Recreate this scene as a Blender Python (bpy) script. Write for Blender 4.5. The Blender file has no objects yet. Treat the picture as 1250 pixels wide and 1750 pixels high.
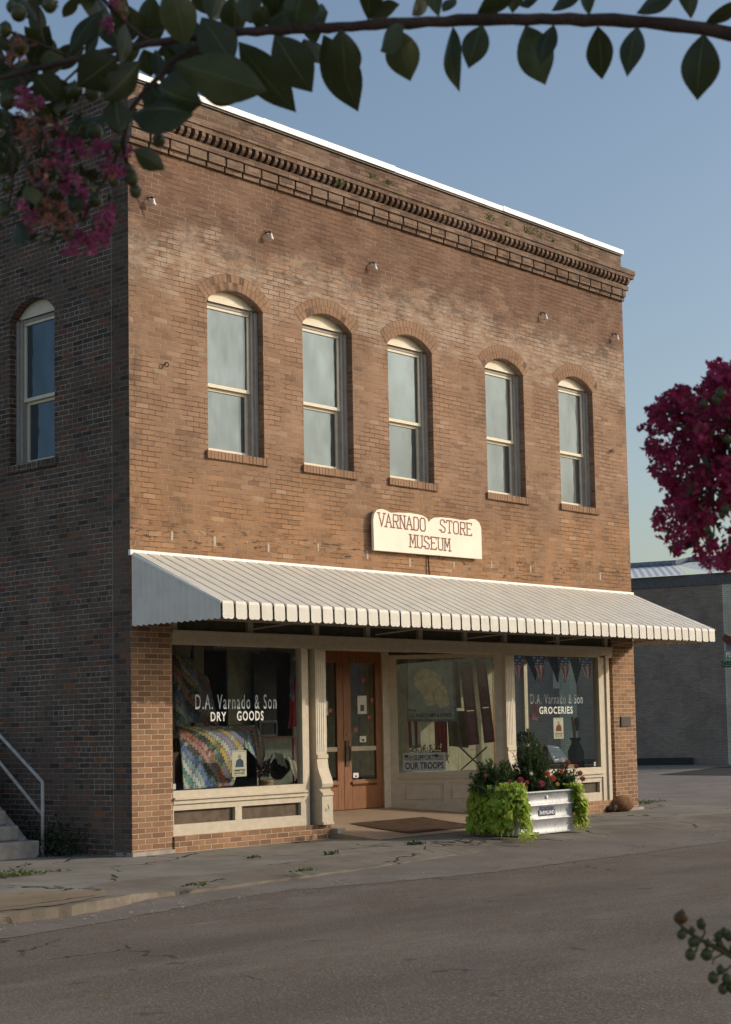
import bpy, bmesh, math, random
from mathutils import Vector, Matrix
D = bpy.data
sc = bpy.context.scene
col = sc.collection
R = math.radians
random.seed(7)

# ------------------------------------------------------------------ camera
F = 2804.37                       # focal length in photograph pixels (1250x1750)
PPX, PPY = 771.26, 1000.76        # principal point in photograph pixels
AX = Vector((0.64612, -0.05138, -0.76150)).normalized()   # world X, Y, Z seen in camera space
AY = Vector((-0.76290, -0.07290, -0.64240)).normalized()
AY = (AY - AX * AY.dot(AX)).normalized()
AZ = AX.cross(AY)
CAM = Vector((-12.997, -16.199, 1.49))
W2C = Matrix((AX, AY, AZ))        # world = W2C @ cam
cd = D.cameras.new('camera'); cam = D.objects.new('camera', cd); col.objects.link(cam)
cam.matrix_world = Matrix.Translation(CAM) @ W2C.to_4x4()
cd.sensor_width = 36; cd.sensor_fit = 'AUTO'
cd.lens = F / 1750 * 36
cd.shift_x = (625 - PPX) / 1750; cd.shift_y = (PPY - 875) / 1750
cd.clip_start = .05; cd.clip_end = 2000
cd.dof.use_dof = True; cd.dof.focus_distance = 20.5; cd.dof.aperture_fstop = 20
sc.camera = cam
def ray(p): return W2C @ Vector((p[0] - PPX, -(p[1] - PPY), -F))
def fac(px, py, y=0.):            # point on a plane parallel to the facade
    r = ray((px, py)); return CAM + r * ((y - CAM.y) / r.y)
def sid(px, py, x=0.):
    r = ray((px, py)); return CAM + r * ((x - CAM.x) / r.x)
def gnd(px, py, z=0.):
    r = ray((px, py)); return CAM + r * ((z - CAM.z) / r.z)
def at(px, py, d): return CAM + ray((px, py)) * (d / F)

# ------------------------------------------------------------------ light
SUN = Vector((1.09, -1.0, .575)).normalized()
w = D.worlds.new('World'); sc.world = w; w.use_nodes = True
nt = w.node_tree; nt.nodes.clear()
sky = nt.nodes.new('ShaderNodeTexSky'); sky.sky_type = 'NISHITA'; sky.sun_disc = False
sky.sun_elevation = math.asin(SUN.z); sky.sun_rotation = math.atan2(SUN.x, SUN.y)
sky.air_density = 1.1; sky.dust_density = 2.6; sky.ozone_density = 1.15
bg = nt.nodes.new('ShaderNodeBackground'); bg.inputs[1].default_value = .148
wo = nt.nodes.new('ShaderNodeOutputWorld')
nt.links.new(sky.outputs[0], bg.inputs[0]); nt.links.new(bg.outputs[0], wo.inputs[0])
sl = D.lights.new('sun', 'SUN'); sl.energy = 2.35; sl.angle = R(.6); sl.color = (1, .885, .745)
so = D.objects.new('sun', sl); col.objects.link(so)
so.rotation_euler = SUN.to_track_quat('Z', 'Y').to_euler(); so.location = SUN * 60
sc.view_settings.view_transform = 'Standard'; sc.view_settings.look = 'None'
sc.view_settings.exposure = 0; sc.view_settings.gamma = 1
try:
    sc.cycles.max_bounces = 8; sc.cycles.transparent_max_bounces = 16; sc.cycles.caustics_reflective = False
except Exception: pass

# ------------------------------------------------------------------ node helper
class N:
    def __init__(s, name):
        s.m = D.materials.new(name); s.m.use_nodes = True; s.t = s.m.node_tree; s.t.nodes.clear()
        s.out = s.t.nodes.new('ShaderNodeOutputMaterial')
    def n(s, typ, **k):
        x = s.t.nodes.new('ShaderNode' + typ)
        for a, b in k.items(): setattr(x, a, b)
        return x
    def put(s, sock, v):
        if isinstance(v, bpy.types.NodeSocket): s.t.links.new(v, sock)
        elif v is not None:
            if isinstance(v, (tuple, list)) and len(v) == 3 and sock.type == 'RGBA': v = (*v, 1)
            sock.default_value = v
    def math(s, op, a, b=None, c=None, clamp=False):
        x = s.n('Math', operation=op); x.use_clamp = clamp
        s.put(x.inputs[0], a); s.put(x.inputs[1], b); s.put(x.inputs[2], c); return x.outputs[0]
    def obj(s): return s.n('TexCoord').outputs['Object']
    def uv(s): return s.n('TexCoord').outputs['UV']
    def sep(s, v):
        x = s.n('SeparateXYZ'); s.put(x.inputs[0], v); return x.outputs
    def comb(s, x, y, z=0.):
        c = s.n('CombineXYZ'); s.put(c.inputs[0], x); s.put(c.inputs[1], y); s.put(c.inputs[2], z); return c.outputs[0]
    def scale(s, v, k):
        x = s.n('VectorMath', operation='MULTIPLY'); s.put(x.inputs[0], v); x.inputs[1].default_value = k if isinstance(k, tuple) else (k, k, k); return x.outputs[0]
    def noise(s, v, sc_=5, det=3, rough=.55, dist=0):
        x = s.n('TexNoise'); s.put(x.inputs['Vector'], v); x.inputs['Scale'].default_value = sc_
        x.inputs['Detail'].default_value = det; x.inputs['Roughness'].default_value = rough; x.inputs['Distortion'].default_value = dist
        return x.outputs['Fac']
    def white(s, v):
        x = s.n('TexWhiteNoise', noise_dimensions='3D'); s.put(x.inputs[0], v); return x.outputs[0]
    def mr(s, v, a, b, c=0., d=1., smooth=True):
        x = s.n('MapRange'); x.interpolation_type = 'SMOOTHSTEP' if smooth else 'LINEAR'
        s.put(x.inputs[0], v); s.put(x.inputs[1], a); s.put(x.inputs[2], b); s.put(x.inputs[3], c); s.put(x.inputs[4], d); return x.outputs[0]
    def mix(s, f, a, b, mode='MIX'):
        x = s.n('Mix', data_type='RGBA', blend_type=mode); s.put(x.inputs[0], f); s.put(x.inputs[6], a); s.put(x.inputs[7], b); return x.outputs[2]
    def ramp(s, v, stops, const=False):
        x = s.n('ValToRGB'); s.put(x.inputs[0], v); e = x.color_ramp.elements
        if const: x.color_ramp.interpolation = 'CONSTANT'
        while len(e) < len(stops): e.new(.5)
        for i, (p, c) in enumerate(stops): e[i].position = p; e[i].color = (*c, 1)
        return x.outputs[0]
    def bump(s, h, dist=.01, st=1.):
        x = s.n('Bump'); x.inputs['Strength'].default_value = st; x.inputs['Distance'].default_value = dist; s.put(x.inputs['Height'], h); return x.outputs[0]
    def bsdf(s, c, rough=.7, bump=None, metal=0., spec=.4, **k):
        x = s.n('BsdfPrincipled'); s.put(x.inputs['Base Color'], c); s.put(x.inputs['Roughness'], rough)
        s.put(x.inputs['Metallic'], metal); s.put(x.inputs['Specular IOR Level'], spec)
        if bump is not None: s.put(x.inputs['Normal'], bump)
        for a, b in k.items(): s.put(x.inputs[a.replace('_', ' ')], b)
        return x.outputs[0]
    def done(s, sh): s.t.links.new(sh, s.out.inputs[0]); return s.m

def plain(name, c, rough=.7, metal=0., var=.18, sc_=9., bump=.0015, spec=.4, dirt=0.):
    m = N(name); o = m.obj(); n1 = m.noise(o, sc_, 4); n2 = m.noise(o, sc_ * 9, 3)
    lo = tuple(v * (1 - var) for v in c); hi = tuple(min(1, v * (1 + var * .6)) for v in c)
    cc = m.mix(m.mr(n1, .3, .7), lo, hi)
    if dirt: cc = m.mix(m.mr(m.noise(m.scale(o, (1, 1, .35)), 3.2, 6, .7), .52, .75, 0, dirt), cc, (.12, .10, .08))
    return m.done(m.bsdf(cc, m.mr(n2, .2, .8, rough - .06, rough + .06), m.bump(n2, bump) if bump else None, metal, spec))

def brick(name, L=.212, H=.0677, tones=None, mort=(.4, .35, .3), mort2=None, mw=.005, zone=None, wob=.004, hdr=0, stainlvl=.3, line=None, v0=0., bumpd=.006):
    m = N(name); o = m.obj(); x, y, z = m.sep(o)
    g = m.n('NewGeometry'); nx, ny, nz = m.sep(g.outputs['True Normal'])
    ax = m.math('GREATER_THAN', m.math('ABSOLUTE', nx), .6); az = m.math('GREATER_THAN', m.math('ABSOLUTE', nz), .7)
    def sel(f, a, b): return m.math('ADD', m.math('MULTIPLY', a, m.math('SUBTRACT', 1., f)), m.math('MULTIPLY', b, f))
    u = sel(ax, x, y); v = sel(az, z, y)
    nd = m.noise(o, 2.2, 3); nd2 = m.noise(o, 22, 2)
    v = m.math('ADD', v, m.math('MULTIPLY', m.math('SUBTRACT', nd, .5), wob * 4))
    v = m.math('ADD', v, m.math('MULTIPLY', m.math('SUBTRACT', nd2, .5), wob))
    u = m.math('ADD', u, m.math('MULTIPLY', m.math('SUBTRACT', nd2, .5), wob * 2))
    vr = m.math('ADD', m.math('DIVIDE', v, H), 100 + v0)
    row = m.math('FLOOR', vr); fv = m.math('FRACT', vr)
    if hdr:
        ish = m.math('LESS_THAN', m.math('MODULO', row, float(hdr)), .5); k = m.math('ADD', ish, 1.)
    else: k = 1.
    jit = m.math('MULTIPLY', m.white(m.comb(row, 3.1, 7.7)), .16 if wob > .002 else 0)
    uu = m.math('ADD', m.math('MULTIPLY', m.math('DIVIDE', u, L), k), m.math('ADD', m.math('MULTIPLY', m.math('MODULO', row, 2.), .5), m.math('ADD', jit, 50.)))
    colm = m.math('FLOOR', uu); fu = m.math('FRACT', uu)
    du = m.math('MULTIPLY', m.math('MINIMUM', fu, m.math('SUBTRACT', 1., fu)), m.math('DIVIDE', L, k))
    dv = m.math('MULTIPLY', m.math('MINIMUM', fv, m.math('SUBTRACT', 1., fv)), H)
    d = m.math('MINIMUM', du, dv)
    nf = m.noise(o, 60, 3, .7)
    mwv = m.math('MULTIPLY', m.mr(nf, .25, .75, .6, 1.3), mw)
    mask = m.mr(d, m.math('MULTIPLY', mwv, .55), m.math('MULTIPLY', mwv, 1.25))   # 1 = brick
    wn = m.white(m.comb(row, colm, 1.7)); wn2 = m.white(m.comb(colm, row, 9.2))
    c = m.ramp(wn, tones)
    big = m.noise(o, .55, 6, .62); big2 = m.noise(m.scale(o, (1, 1, 1.7)), 1.7, 7, .72)
    pt = m.mr(m.noise(o, .9, 5, .65), .32, .68, .80, 1.14); c = m.mix(1., c, m.comb(pt, pt, pt), 'MULTIPLY')
    if zone: c = zone(m, c, x, y, z, big, big2, o)
    c = m.mix(m.mr(m.noise(o, 120, 3, .8), .3, .8, 0, .35), c, (.10, .065, .045))
    c = m.mix(m.mr(big2, .54, .72, 0, stainlvl), c, (.05, .04, .035))
    mc = mort
    if mort2: mc = m.mix(m.mr(m.noise(o, 1.3, 5, .7), .44, .56), mort, mort2)
    if line is not None: mc = m.mix(m.math('MULTIPLY', m.math('LESS_THAN', y, line), .6), mc, (.12, .085, .065))
    c = m.mix(mask, mc, c)
    if line is not None:
        ln = m.math('LESS_THAN', m.math('ABSOLUTE', m.math('SUBTRACT', y, line)), .006)
        c = m.mix(m.math('MULTIPLY', ln, m.math('MULTIPLY', ax, .8)), c, (.33, .31, .28))
    h = m.math('ADD', m.math('MULTIPLY', mask, 1.), m.math('MULTIPLY', nf, .55))
    h = m.math('ADD', h, m.math('MULTIPLY', wn2, .5))
    return m.done(m.bsdf(c, .88, m.bump(h, bumpd, .9), 0, .2))

def zone_front(m, c, x, y, z, big, big2, o):
    # old weathering: warmer lower band, greyer and darker upper wall, lime bloom band above the arches
    zz = m.math('ADD', z, m.math('MULTIPLY', m.math('SUBTRACT', big, .5), 1.6))
    c = m.mix(m.mr(zz, 4.4, 5.6, .6, 0), c, m.mix(1., c, (1.14, .98, .70), 'MULTIPLY'))
    c = m.mix(m.mr(zz, 7.85, 8.2, 0, .9), c, m.mix(1., c, (.60, .56, .60), 'MULTIPLY'))
    c = m.mix(m.mr(zz, 9.0, 9.3, 0, .7), c, m.mix(1., c, (.95, .97, .95), 'MULTIPLY'))
    bl = m.math('MULTIPLY', m.mr(zz, 7.05, 7.45), m.mr(zz, 8.15, 7.8))
    n = m.noise(m.scale(o, (1, 1, 2.2)), 3.5, 7, .75)
    c = m.mix(m.math('MULTIPLY', bl, m.mr(n, .38, .60, 0, .8)), c, (.50, .40, .32))
    dk = m.math('MULTIPLY', m.mr(zz, 7.6, 7.85), m.mr(zz, 8.3, 8.0))
    c = m.mix(m.math('MULTIPLY', dk, m.mr(m.noise(m.scale(o, (1, 1, 2)), 2.6, 7, .75), .45, .60, 0, .75)), c, (.12, .09, .075))
    blk = m.math('MULTIPLY', m.mr(zz, 3.9, 4.0), m.mr(z, 4.3, 4.1))
    c = m.mix(m.math('MULTIPLY', blk, m.mr(m.noise(m.scale(o, (1, 1, 4)), 5, 5, .7), .54, .60, 0, .85)), c, (.04, .03, .025))
    # darker corner wear at the left edge
    c = m.mix(m.math('MULTIPLY', m.mr(x, .32, .02), m.mr(m.noise(o, 3.2, 6, .7), .42, .62, 0, .7)), c, (.10, .075, .06))
    return c
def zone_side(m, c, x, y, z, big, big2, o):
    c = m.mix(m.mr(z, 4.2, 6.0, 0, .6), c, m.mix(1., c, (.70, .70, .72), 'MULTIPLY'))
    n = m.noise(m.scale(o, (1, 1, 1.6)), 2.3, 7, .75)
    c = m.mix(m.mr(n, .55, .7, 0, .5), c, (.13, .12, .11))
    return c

M = {}
M['front'] = brick('front_brick', tones=[(0, (.24, .148, .098)), (.07, (.31, .19, .123)), (.5, (.345, .213, .138)), (.93, (.372, .235, .154)), (1, (.43, .30, .212))],
                   mort=(.10, .066, .047), mort2=(.43, .32, .235), mw=.0046, zone=zone_front, wob=.007, stainlvl=.5)
M['arch'] = brick('arch_brick', L=.3, H=.3, tones=[(0, (.32, .195, .122)), (1, (.39, .245, .158))], mort=(.36, .21, .13), mw=.001, stainlvl=.3)
M['pier'] = brick('pier_brick', tones=[(0, (.25, .135, .08)), (.5, (.36, .20, .11)), (1, (.43, .24, .135))], mort=(.66, .56, .42), mw=.0048, wob=.0015, stainlvl=.25)
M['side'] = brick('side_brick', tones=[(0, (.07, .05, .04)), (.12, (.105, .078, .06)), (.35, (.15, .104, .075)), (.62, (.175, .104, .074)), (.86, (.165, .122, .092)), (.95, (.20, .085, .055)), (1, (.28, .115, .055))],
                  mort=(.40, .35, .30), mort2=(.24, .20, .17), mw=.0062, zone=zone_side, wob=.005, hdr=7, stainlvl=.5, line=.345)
M['cornice'] = brick('cornice_brick', tones=[(0, (.15, .095, .07)), (.5, (.22, .145, .105)), (1, (.28, .195, .145))], mort=(.07, .05, .04), mort2=(.30, .26, .22), mw=.005, wob=.006, stainlvl=.9)
M['grey'] = brick('grey_brick', L=.21, H=.071, tones=[(0, (.32, .255, .20)), (1, (.39, .32, .26))], mort=(.19, .155, .125), mw=.007, wob=.001, stainlvl=.05)
M['sunlit_cream_brick'] = brick('sunlit_cream_brick', L=.21, H=.071, tones=[(0, (.70, .66, .50)), (1, (.78, .74, .58))], mort=(.40, .37, .28), mw=.009, wob=.001, stainlvl=.05)  # sunlight on the far wall put into the brick colour
M['cream'] = plain('cream_paint', (.62, .54, .41), .6, var=.08, dirt=.07, bump=.0008)
M['frame'] = plain('weathered_window_paint', (.42, .39, .35), .7, var=.1, dirt=.2, bump=.002)
M['sash'] = plain('cream_sash_paint', (.78, .71, .57), .6, var=.05, dirt=.05, bump=.001)
M['awn'] = plain('awning_enamel', (.66, .635, .56), .5, dirt=.22, bump=.0006, var=.06, sc_=3)
M['awnside'] = plain('awning_side_enamel', (.86, .77, .67), .5, dirt=.14, bump=.0006, var=.08, sc_=3)
M['coping'] = plain('white_metal_coping', (.92, .92, .88), .4, bump=.0004, var=.04)
M['black'] = plain('black_iron', (.02, .02, .022), .5)
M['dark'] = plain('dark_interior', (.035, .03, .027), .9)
M['darkgreen'] = plain('dark_transom_board', (.13, .13, .095), .8, dirt=.3)
M['panel'] = plain('cream_wall_board', (.34, .32, .22), .8)
M['floorwood'] = plain('old_display_floor', (.20, .15, .10), .8)
M['rust'] = plain('rusty_iron', (.10, .035, .018), .85, var=.4, sc_=40)
M['signcream'] = plain('sign_cream_paint', (.85, .79, .66), .55, var=.05, sc_=2, bump=.0004, dirt=.06)
M['signred'] = plain('sign_letter_red', (.23, .05, .03), .6)
M['white'] = plain('white_paint', (.82, .82, .78), .55, var=.06)
M['letter'] = plain('window_letter_white', (.80, .80, .74), .6, var=.05)
M['letterblue'] = plain('window_letter_grey', (.38, .43, .47), .6, var=.05)
M['navy'] = plain('navy_ink', (.025, .03, .10), .6)
M['red'] = plain('flag_red', (.38, .025, .035), .6)
M['paper'] = plain('poster_paper', (.80, .74, .58), .8, var=.05)
M['ink'] = plain('poster_dark_ink', (.04, .035, .04), .8)
M['redink'] = plain('poster_red_ink', (.30, .06, .03), .8)
M['blueink'] = plain('poster_blue', (.08, .11, .18), .8)
M['skin'] = plain('poster_pale', (.50, .34, .22), .8)
M['teal'] = plain('poster_teal', (.36, .42, .38), .5, var=.2)
M['yellowish'] = plain('poster_cream_shape', (.78, .68, .45), .6, var=.3)
M['maroon'] = plain('maroon_shutter_paint', (.17, .035, .05), .55, var=.3)
M['greycloth'] = plain('grey_blue_cloth', (.18, .21, .26), .9, var=.3)
M['khaki'] = plain('khaki_cloth', (.20, .16, .10), .9)
M['pinkstar'] = plain('pink_paper_star', (.60, .16, .13), .8)
M['oldwood'] = plain('dark_stained_wood', (.06, .035, .022), .7)
M['lightwood'] = plain('pale_bent_wood', (.45, .28, .11), .6)
M['lace'] = plain('old_lace', (.50, .48, .38), .9, var=.35, sc_=60)
M['darkiron'] = plain('dark_milk_can', (.025, .02, .018), .55)
M['cattail'] = plain('cattail_brown', (.10, .03, .02), .9)
M['concrete'] = plain('stair_concrete', (.40, .36, .32), .85, dirt=.3, bump=.004)
M['rail'] = plain('grey_rail_paint', (.50, .47, .45), .5, dirt=.2)
M['sack'] = plain('brown_sack_cloth', (.22, .115, .05), .9, var=.35, sc_=14, bump=.004)
M['bronze'] = plain('bronze_plaque', (.055, .045, .035), .45, var=.2, metal=.3)
M['greytrim'] = plain('grey_fascia', (.13, .13, .13), .7)
M['tealsign'] = plain('teal_sign_face', (.10, .30, .25), .5)
M['greensign'] = plain('green_sign_face', (.02, .07, .04), .5)
M['lime_letter'] = plain('pale_green_letter', (.20, .32, .16), .5)
M['cap'] = plain('red_sign_cap', (.16, .035, .03), .5)
M['bark'] = plain('crepe_bark', (.075, .045, .035), .75, var=.45, sc_=30, bump=.003)
M['stem'] = plain('brown_green_stem', (.10, .085, .035), .7, var=.3)

def wood():
    m = N('oak_door_wood'); o = m.obj()
    g = m.noise(m.scale(o, (14, 14, 1.2)), 3, 6, .65, .6)
    c = m.ramp(g, [(.25, (.12, .04, .012)), (.55, (.26, .095, .026)), (.8, (.36, .155, .05))])
    return m.done(m.bsdf(c, .42, m.bump(g, .002), 0, .5))
M['wood'] = wood()

def shop_glass(name, refl, tint=(1, 1, 1)):
    m = N(name); o = m.obj()
    fr = m.n('LayerWeight'); fr.inputs[0].default_value = .5
    f = m.math('MULTIPLY', m.math('ADD', .042, m.math('POWER', fr.outputs['Facing'], 4.5)), refl, clamp=True)
    b = m.bump(m.noise(o, 1.6, 2), .01, .35)
    gl = m.n('BsdfGlossy'); gl.inputs['Roughness'].default_value = .01; m.put(gl.inputs['Color'], (1, 1, 1)); m.put(gl.inputs['Normal'], b)
    tr = m.n('BsdfTransparent'); m.put(tr.inputs[0], tint)
    mx = m.n('MixShader'); m.put(mx.inputs[0], f); m.t.links.new(tr.outputs[0], mx.inputs[1]); m.t.links.new(gl.outputs[0], mx.inputs[2])
    return m.done(mx.outputs[0])
M['glass'] = shop_glass('shop_window_glass', 2.2, (.86, .9, .88))
def old_glass():
    m = N('old_wavy_glass'); o = m.obj()
    b = m.bump(m.noise(m.scale(o, (1, 1, .45)), 3.2, 2), .02, .42)
    fr = m.n('LayerWeight'); fr.inputs[0].default_value = .35
    gl = m.n('BsdfGlossy'); gl.inputs['Roughness'].default_value = .03; m.put(gl.inputs['Color'], (.42, .62, .82)); m.put(gl.inputs['Normal'], b)
    df = m.bsdf((.04, .05, .055), .6)
    gx, gy, gz = m.sep(m.n('NewGeometry').outputs['Position']); pn_ = m.noise(m.comb(gx, gy, m.math('MULTIPLY', gz, .6)), 1.9, 5, .6)
    mx = m.n('MixShader'); m.put(mx.inputs[0], m.mr(pn_, .3, .7, UPREF * .72, UPREF * 1.25)); m.t.links.new(df, mx.inputs[1]); m.t.links.new(gl.outputs[0], mx.inputs[2])
    return m.done(mx.outputs[0])
UPREF = .075
M['oldglass'] = old_glass()

def asphalt():
    m = N('worn_asphalt'); o = m.obj(); x, y, z = m.sep(o)
    n1 = m.noise(o, .35, 5, .6); n2 = m.noise(m.scale(o, (.5, 1.2, 1)), 1.5, 8, .75); sp = m.noise(o, 46, 4, .85); n3 = m.noise(o, 20, 5, .85)
    c = m.mix(m.mr(n1, .3, .7), (.134, .104, .081), (.172, .136, .106))
    c = m.mix(m.mr(n2, .45, .7, 0, .5), c, (.225, .195, .172))
    c = m.mix(m.mr(sp, .53, .64, 0, .8), c, (.36, .325, .28))
    c = m.mix(m.mr(n3, .44, .32, 0, .75), c, (.05, .042, .036))
    v = m.n('TexVoronoi'); m.put(v.inputs['Vector'], o); v.inputs['Scale'].default_value = 38
    c = m.mix(m.math('MULTIPLY', m.mr(v.outputs['Distance'], .16, .05), m.mr(m.white(m.scale(o, 1)), .0, 1., .2, .8)), c, (.33, .29, .245))
    # worn pale scrape line and the ghost of a yellow centre line
    wx = m.math('ADD', y, m.math('MULTIPLY', m.math('SUBTRACT', m.noise(o, .8, 3), .5), .35))
    s1 = m.mr(m.math('ABSOLUTE', m.math('ADD', wx, 5.35)), .08, .02)
    c = m.mix(m.math('MULTIPLY', s1, m.mr(m.noise(m.scale(o, (1, 4, 1)), 3, 6, .8), .5, .66, 0, .55)), c, (.30, .28, .27))
    s2 = m.mr(m.math('ABSOLUTE', m.math('ADD', y, 7.7)), .06, .03)
    c = m.mix(m.math('MULTIPLY', s2, m.mr(m.noise(o, 6, 5, .8), .45, .7, 0, .45)), c, (.30, .24, .10))
    vc = m.n('TexVoronoi', feature='DISTANCE_TO_EDGE'); vc.inputs['Scale'].default_value = .33
    nn = m.n('TexNoise'); nn.inputs['Scale'].default_value = 1.7; nn.inputs['Detail'].default_value = 6; m.put(nn.inputs[0], o)
    av = m.n('VectorMath', operation='ADD'); m.put(av.inputs[0], o); m.put(av.inputs[1], m.scale(nn.outputs['Color'], .7)); m.put(vc.inputs['Vector'], av.outputs[0])
    ck = m.math('MULTIPLY', m.mr(vc.outputs['Distance'], .006, .002), m.mr(m.noise(o, .5, 3), .56, .62))
    c = m.mix(m.math('MULTIPLY', ck, .8), c, (.035, .03, .026))
    c = m.mix(m.mr(m.math('ABSOLUTE', m.math('ADD', y, 9.1)), .6, .15, 0, .22), c, (.07, .06, .052)); c = m.mix(m.mr(m.math('ABSOLUTE', m.math('ADD', y, 6.5)), .5, .15, 0, .2), c, (.07, .06, .052))
    c = m.mix(m.mr(m.noise(o, 2.6, 3), .68, .74, 0, .45), c, (.045, .04, .036))
    h = m.math('ADD', m.math('MULTIPLY', sp, 1.), n3)
    return m.done(m.bsdf(c, .9, m.bump(h, .008, .9), 0, .15))
M['asphalt'] = asphalt()
def pave(name, a, b, crack=True, agg=(.33, .29, .24)):
    m = N(name); o = m.obj(); n1 = m.noise(o, .9, 6, .65); sp = m.noise(o, 80, 3, .8); n2 = m.noise(o, 5, 5, .7)
    c = m.mix(m.mr(n1, .35, .65), a, b)
    c = m.mix(m.mr(n2, .52, .72, 0, .45), c, tuple(v * .55 for v in a))
    c = m.mix(m.mr(sp, .55, .72, 0, .5), c, agg)
    h = sp
    if crack:
        v = m.n('TexVoronoi', feature='DISTANCE_TO_EDGE'); v.inputs['Scale'].default_value = .55
        dx = m.n('VectorMath', operation='ADD'); m.put(dx.inputs[0], o)
        nn = m.n('TexNoise'); nn.inputs['Scale'].default_value = 2.3; nn.inputs['Detail'].default_value = 5; m.put(nn.inputs[0], o)
        m.put(dx.inputs[1], m.scale(nn.outputs['Color'], .5)); m.put(v.inputs['Vector'], dx.outputs[0])
        cr = m.mr(v.outputs['Distance'], .004, .012)
        cr = m.math('MAXIMUM', cr, m.mr(m.noise(o, .7, 2), .52, .46))
        c = m.mix(cr, (.03, .027, .02), c); h = m.math('ADD', m.math('MULTIPLY', cr, 3.), sp)
    return m.done(m.bsdf(c, .9, m.bump(h, .005, .8), 0, .15))
M['walk'] = pave('old_sidewalk_concrete', (.21, .19, .157), (.29, .265, .222))
M['gutter'] = pave('gutter_concrete', (.175, .15, .127), (.22, .19, .16), False)
M['kerbm'] = pave('stained_kerb_concrete', (.165, .14, .11), (.235, .205, .165), True)
M['patch'] = pave('pebbled_concrete_patch', (.22, .17, .11), (.29, .225, .15), True, (.45, .36, .25))
M['entry'] = pave('entry_floor_concrete', (.36, .27, .19), (.42, .32, .23), False, (.46, .37, .28))
M['darkasphalt'] = plain('black_asphalt', (.035, .035, .037), .85, var=.3, sc_=30, bump=.004)
M['road2'] = pave('side_street_asphalt', (.20, .175, .155), (.25, .22, .195), False, (.24, .21, .18))
def groundm():
    m = N('grass_ground'); o = m.obj(); n = m.noise(o, 1.2, 6, .7)
    return m.done(m.bsdf(m.mix(m.mr(n, .35, .65), (.06, .07, .03), (.13, .12, .07)), .95, m.bump(m.noise(o, 40, 3), .02), 0, .1))
M['ground'] = groundm()
def matm():
    m = N('coarse_brown_mat'); o = m.obj(); n = m.noise(o, 90, 3, .8); k = m.noise(o, 4, 4)
    return m.done(m.bsdf(m.mix(m.mr(m.math('ADD', n, m.math('MULTIPLY', k, .5)), .5, .95), (.05, .03, .022), (.14, .09, .06)), .95, m.bump(n, .006), 0, .1))
M['mat'] = matm()
def galv():
    m = N('galvanized_steel'); o = m.obj(); v = m.n('TexVoronoi'); m.put(v.inputs['Vector'], m.scale(o, (1, 1, .5))); v.inputs['Scale'].default_value = 22
    n = m.noise(m.scale(o, (1, 1, .2)), 7, 5, .7)
    c = m.mix(m.mr(v.outputs['Distance'], .1, .6), (.33, .345, .36), (.44, .455, .47)); c = m.mix(m.mr(n, .5, .75, 0, .35), c, (.27, .27, .26))
    return m.done(m.bsdf(c, .5, m.bump(n, .001), .2, .35))
M['galv'] = galv()
def wire_screen():
    m = N('vent_wire_screen'); o = m.obj(); x, y, z = m.sep(o)
    a = m.math('FRACT', m.math('MULTIPLY', z, 70.)); b = m.math('FRACT', m.math('MULTIPLY', x, 45.))
    k = m.math('MAXIMUM', m.mr(a, .55, .65), m.mr(b, .8, .9))
    n = m.noise(o, 7, 4)
    c = m.mix(k, m.mix(m.mr(n, .4, .6), (.02, .015, .01), (.13, .075, .045)), (.17, .13, .09))
    return m.done(m.bsdf(c, .8))
M['screen'] = wire_screen()
def quiltm(name, dim=1.):
    m = N(name); x, y, z = m.sep(m.uv())
    tri = m.math('ABSOLUTE', m.math('SUBTRACT', m.math('FRACT', m.math('MULTIPLY', x, 19.)), .5))
    vv = m.math('ADD', m.math('MULTIPLY', y, 17.), m.math('MULTIPLY', tri, .8))
    band = m.math('FLOOR', vv); cell = m.math('FLOOR', m.math('MULTIPLY', x, 19.))
    w1 = m.white(m.comb(band, 4.2, 8.5)); w2 = m.white(m.comb(band, cell, 1.1))
    cols = [(.07, .09, .07), (.42, .16, .10), (.50, .52, .50), (.12, .20, .12), (.10, .15, .32), (.52, .38, .12), (.26, .36, .38), (.45, .22, .20), (.03, .03, .03), (.30, .28, .42), (.55, .52, .46), (.14, .30, .24)]
    st = [(i / len(cols), tuple(v * dim for v in c)) for i, c in enumerate(cols)]
    c = m.ramp(w1, st, True); c2 = m.ramp(w2, st, True)
    c = m.mix(m.mr(w2, .7, .72, 0, .5), c, c2)
    c = m.mix(m.mr(m.math('FRACT', vv), .0, .3, .75, 0), c, (.02, .02, .02))
    c = m.mix(m.mr(m.noise(m.obj(), 60, 3), .5, .7, 0, .3), c, (.7 * dim, .7 * dim, .66 * dim))
    return m.done(m.bsdf(c, .95, m.bump(m.math('FRACT', vv), .012, .8), 0, .1))
M['quilt'] = quiltm('crochet_quilt', 1.05); M['quilt2'] = quiltm('dark_crochet_quilt', .55)
def bunting():
    m = N('stars_and_stripes_bunting'); x, y, z = m.sep(m.uv())
    st = m.math('GREATER_THAN', m.math('FRACT', m.math('MULTIPLY', x, 5.)), .45)
    stripes = m.mix(st, (.82, .80, .78), (.52, .05, .08))
    sx = m.math('SUBTRACT', m.math('FRACT', m.math('ADD', m.math('MULTIPLY', x, 5.), m.math('MULTIPLY', m.math('FLOOR', m.math('MULTIPLY', y, 9.)), .5))), .5)
    sy = m.math('SUBTRACT', m.math('FRACT', m.math('MULTIPLY', y, 9.)), .5)
    dd = m.math('ADD', m.math('MULTIPLY', sx, sx), m.math('MULTIPLY', sy, sy))
    stars = m.mix(m.math('LESS_THAN', dd, .05), (.04, .06, .22), (.85, .85, .85))
    c = m.mix(m.math('LESS_THAN', y, .34), stripes, stars)
    return m.done(m.bsdf(c, .25, None, 0, .6))
M['bunting'] = bunting()

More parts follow.
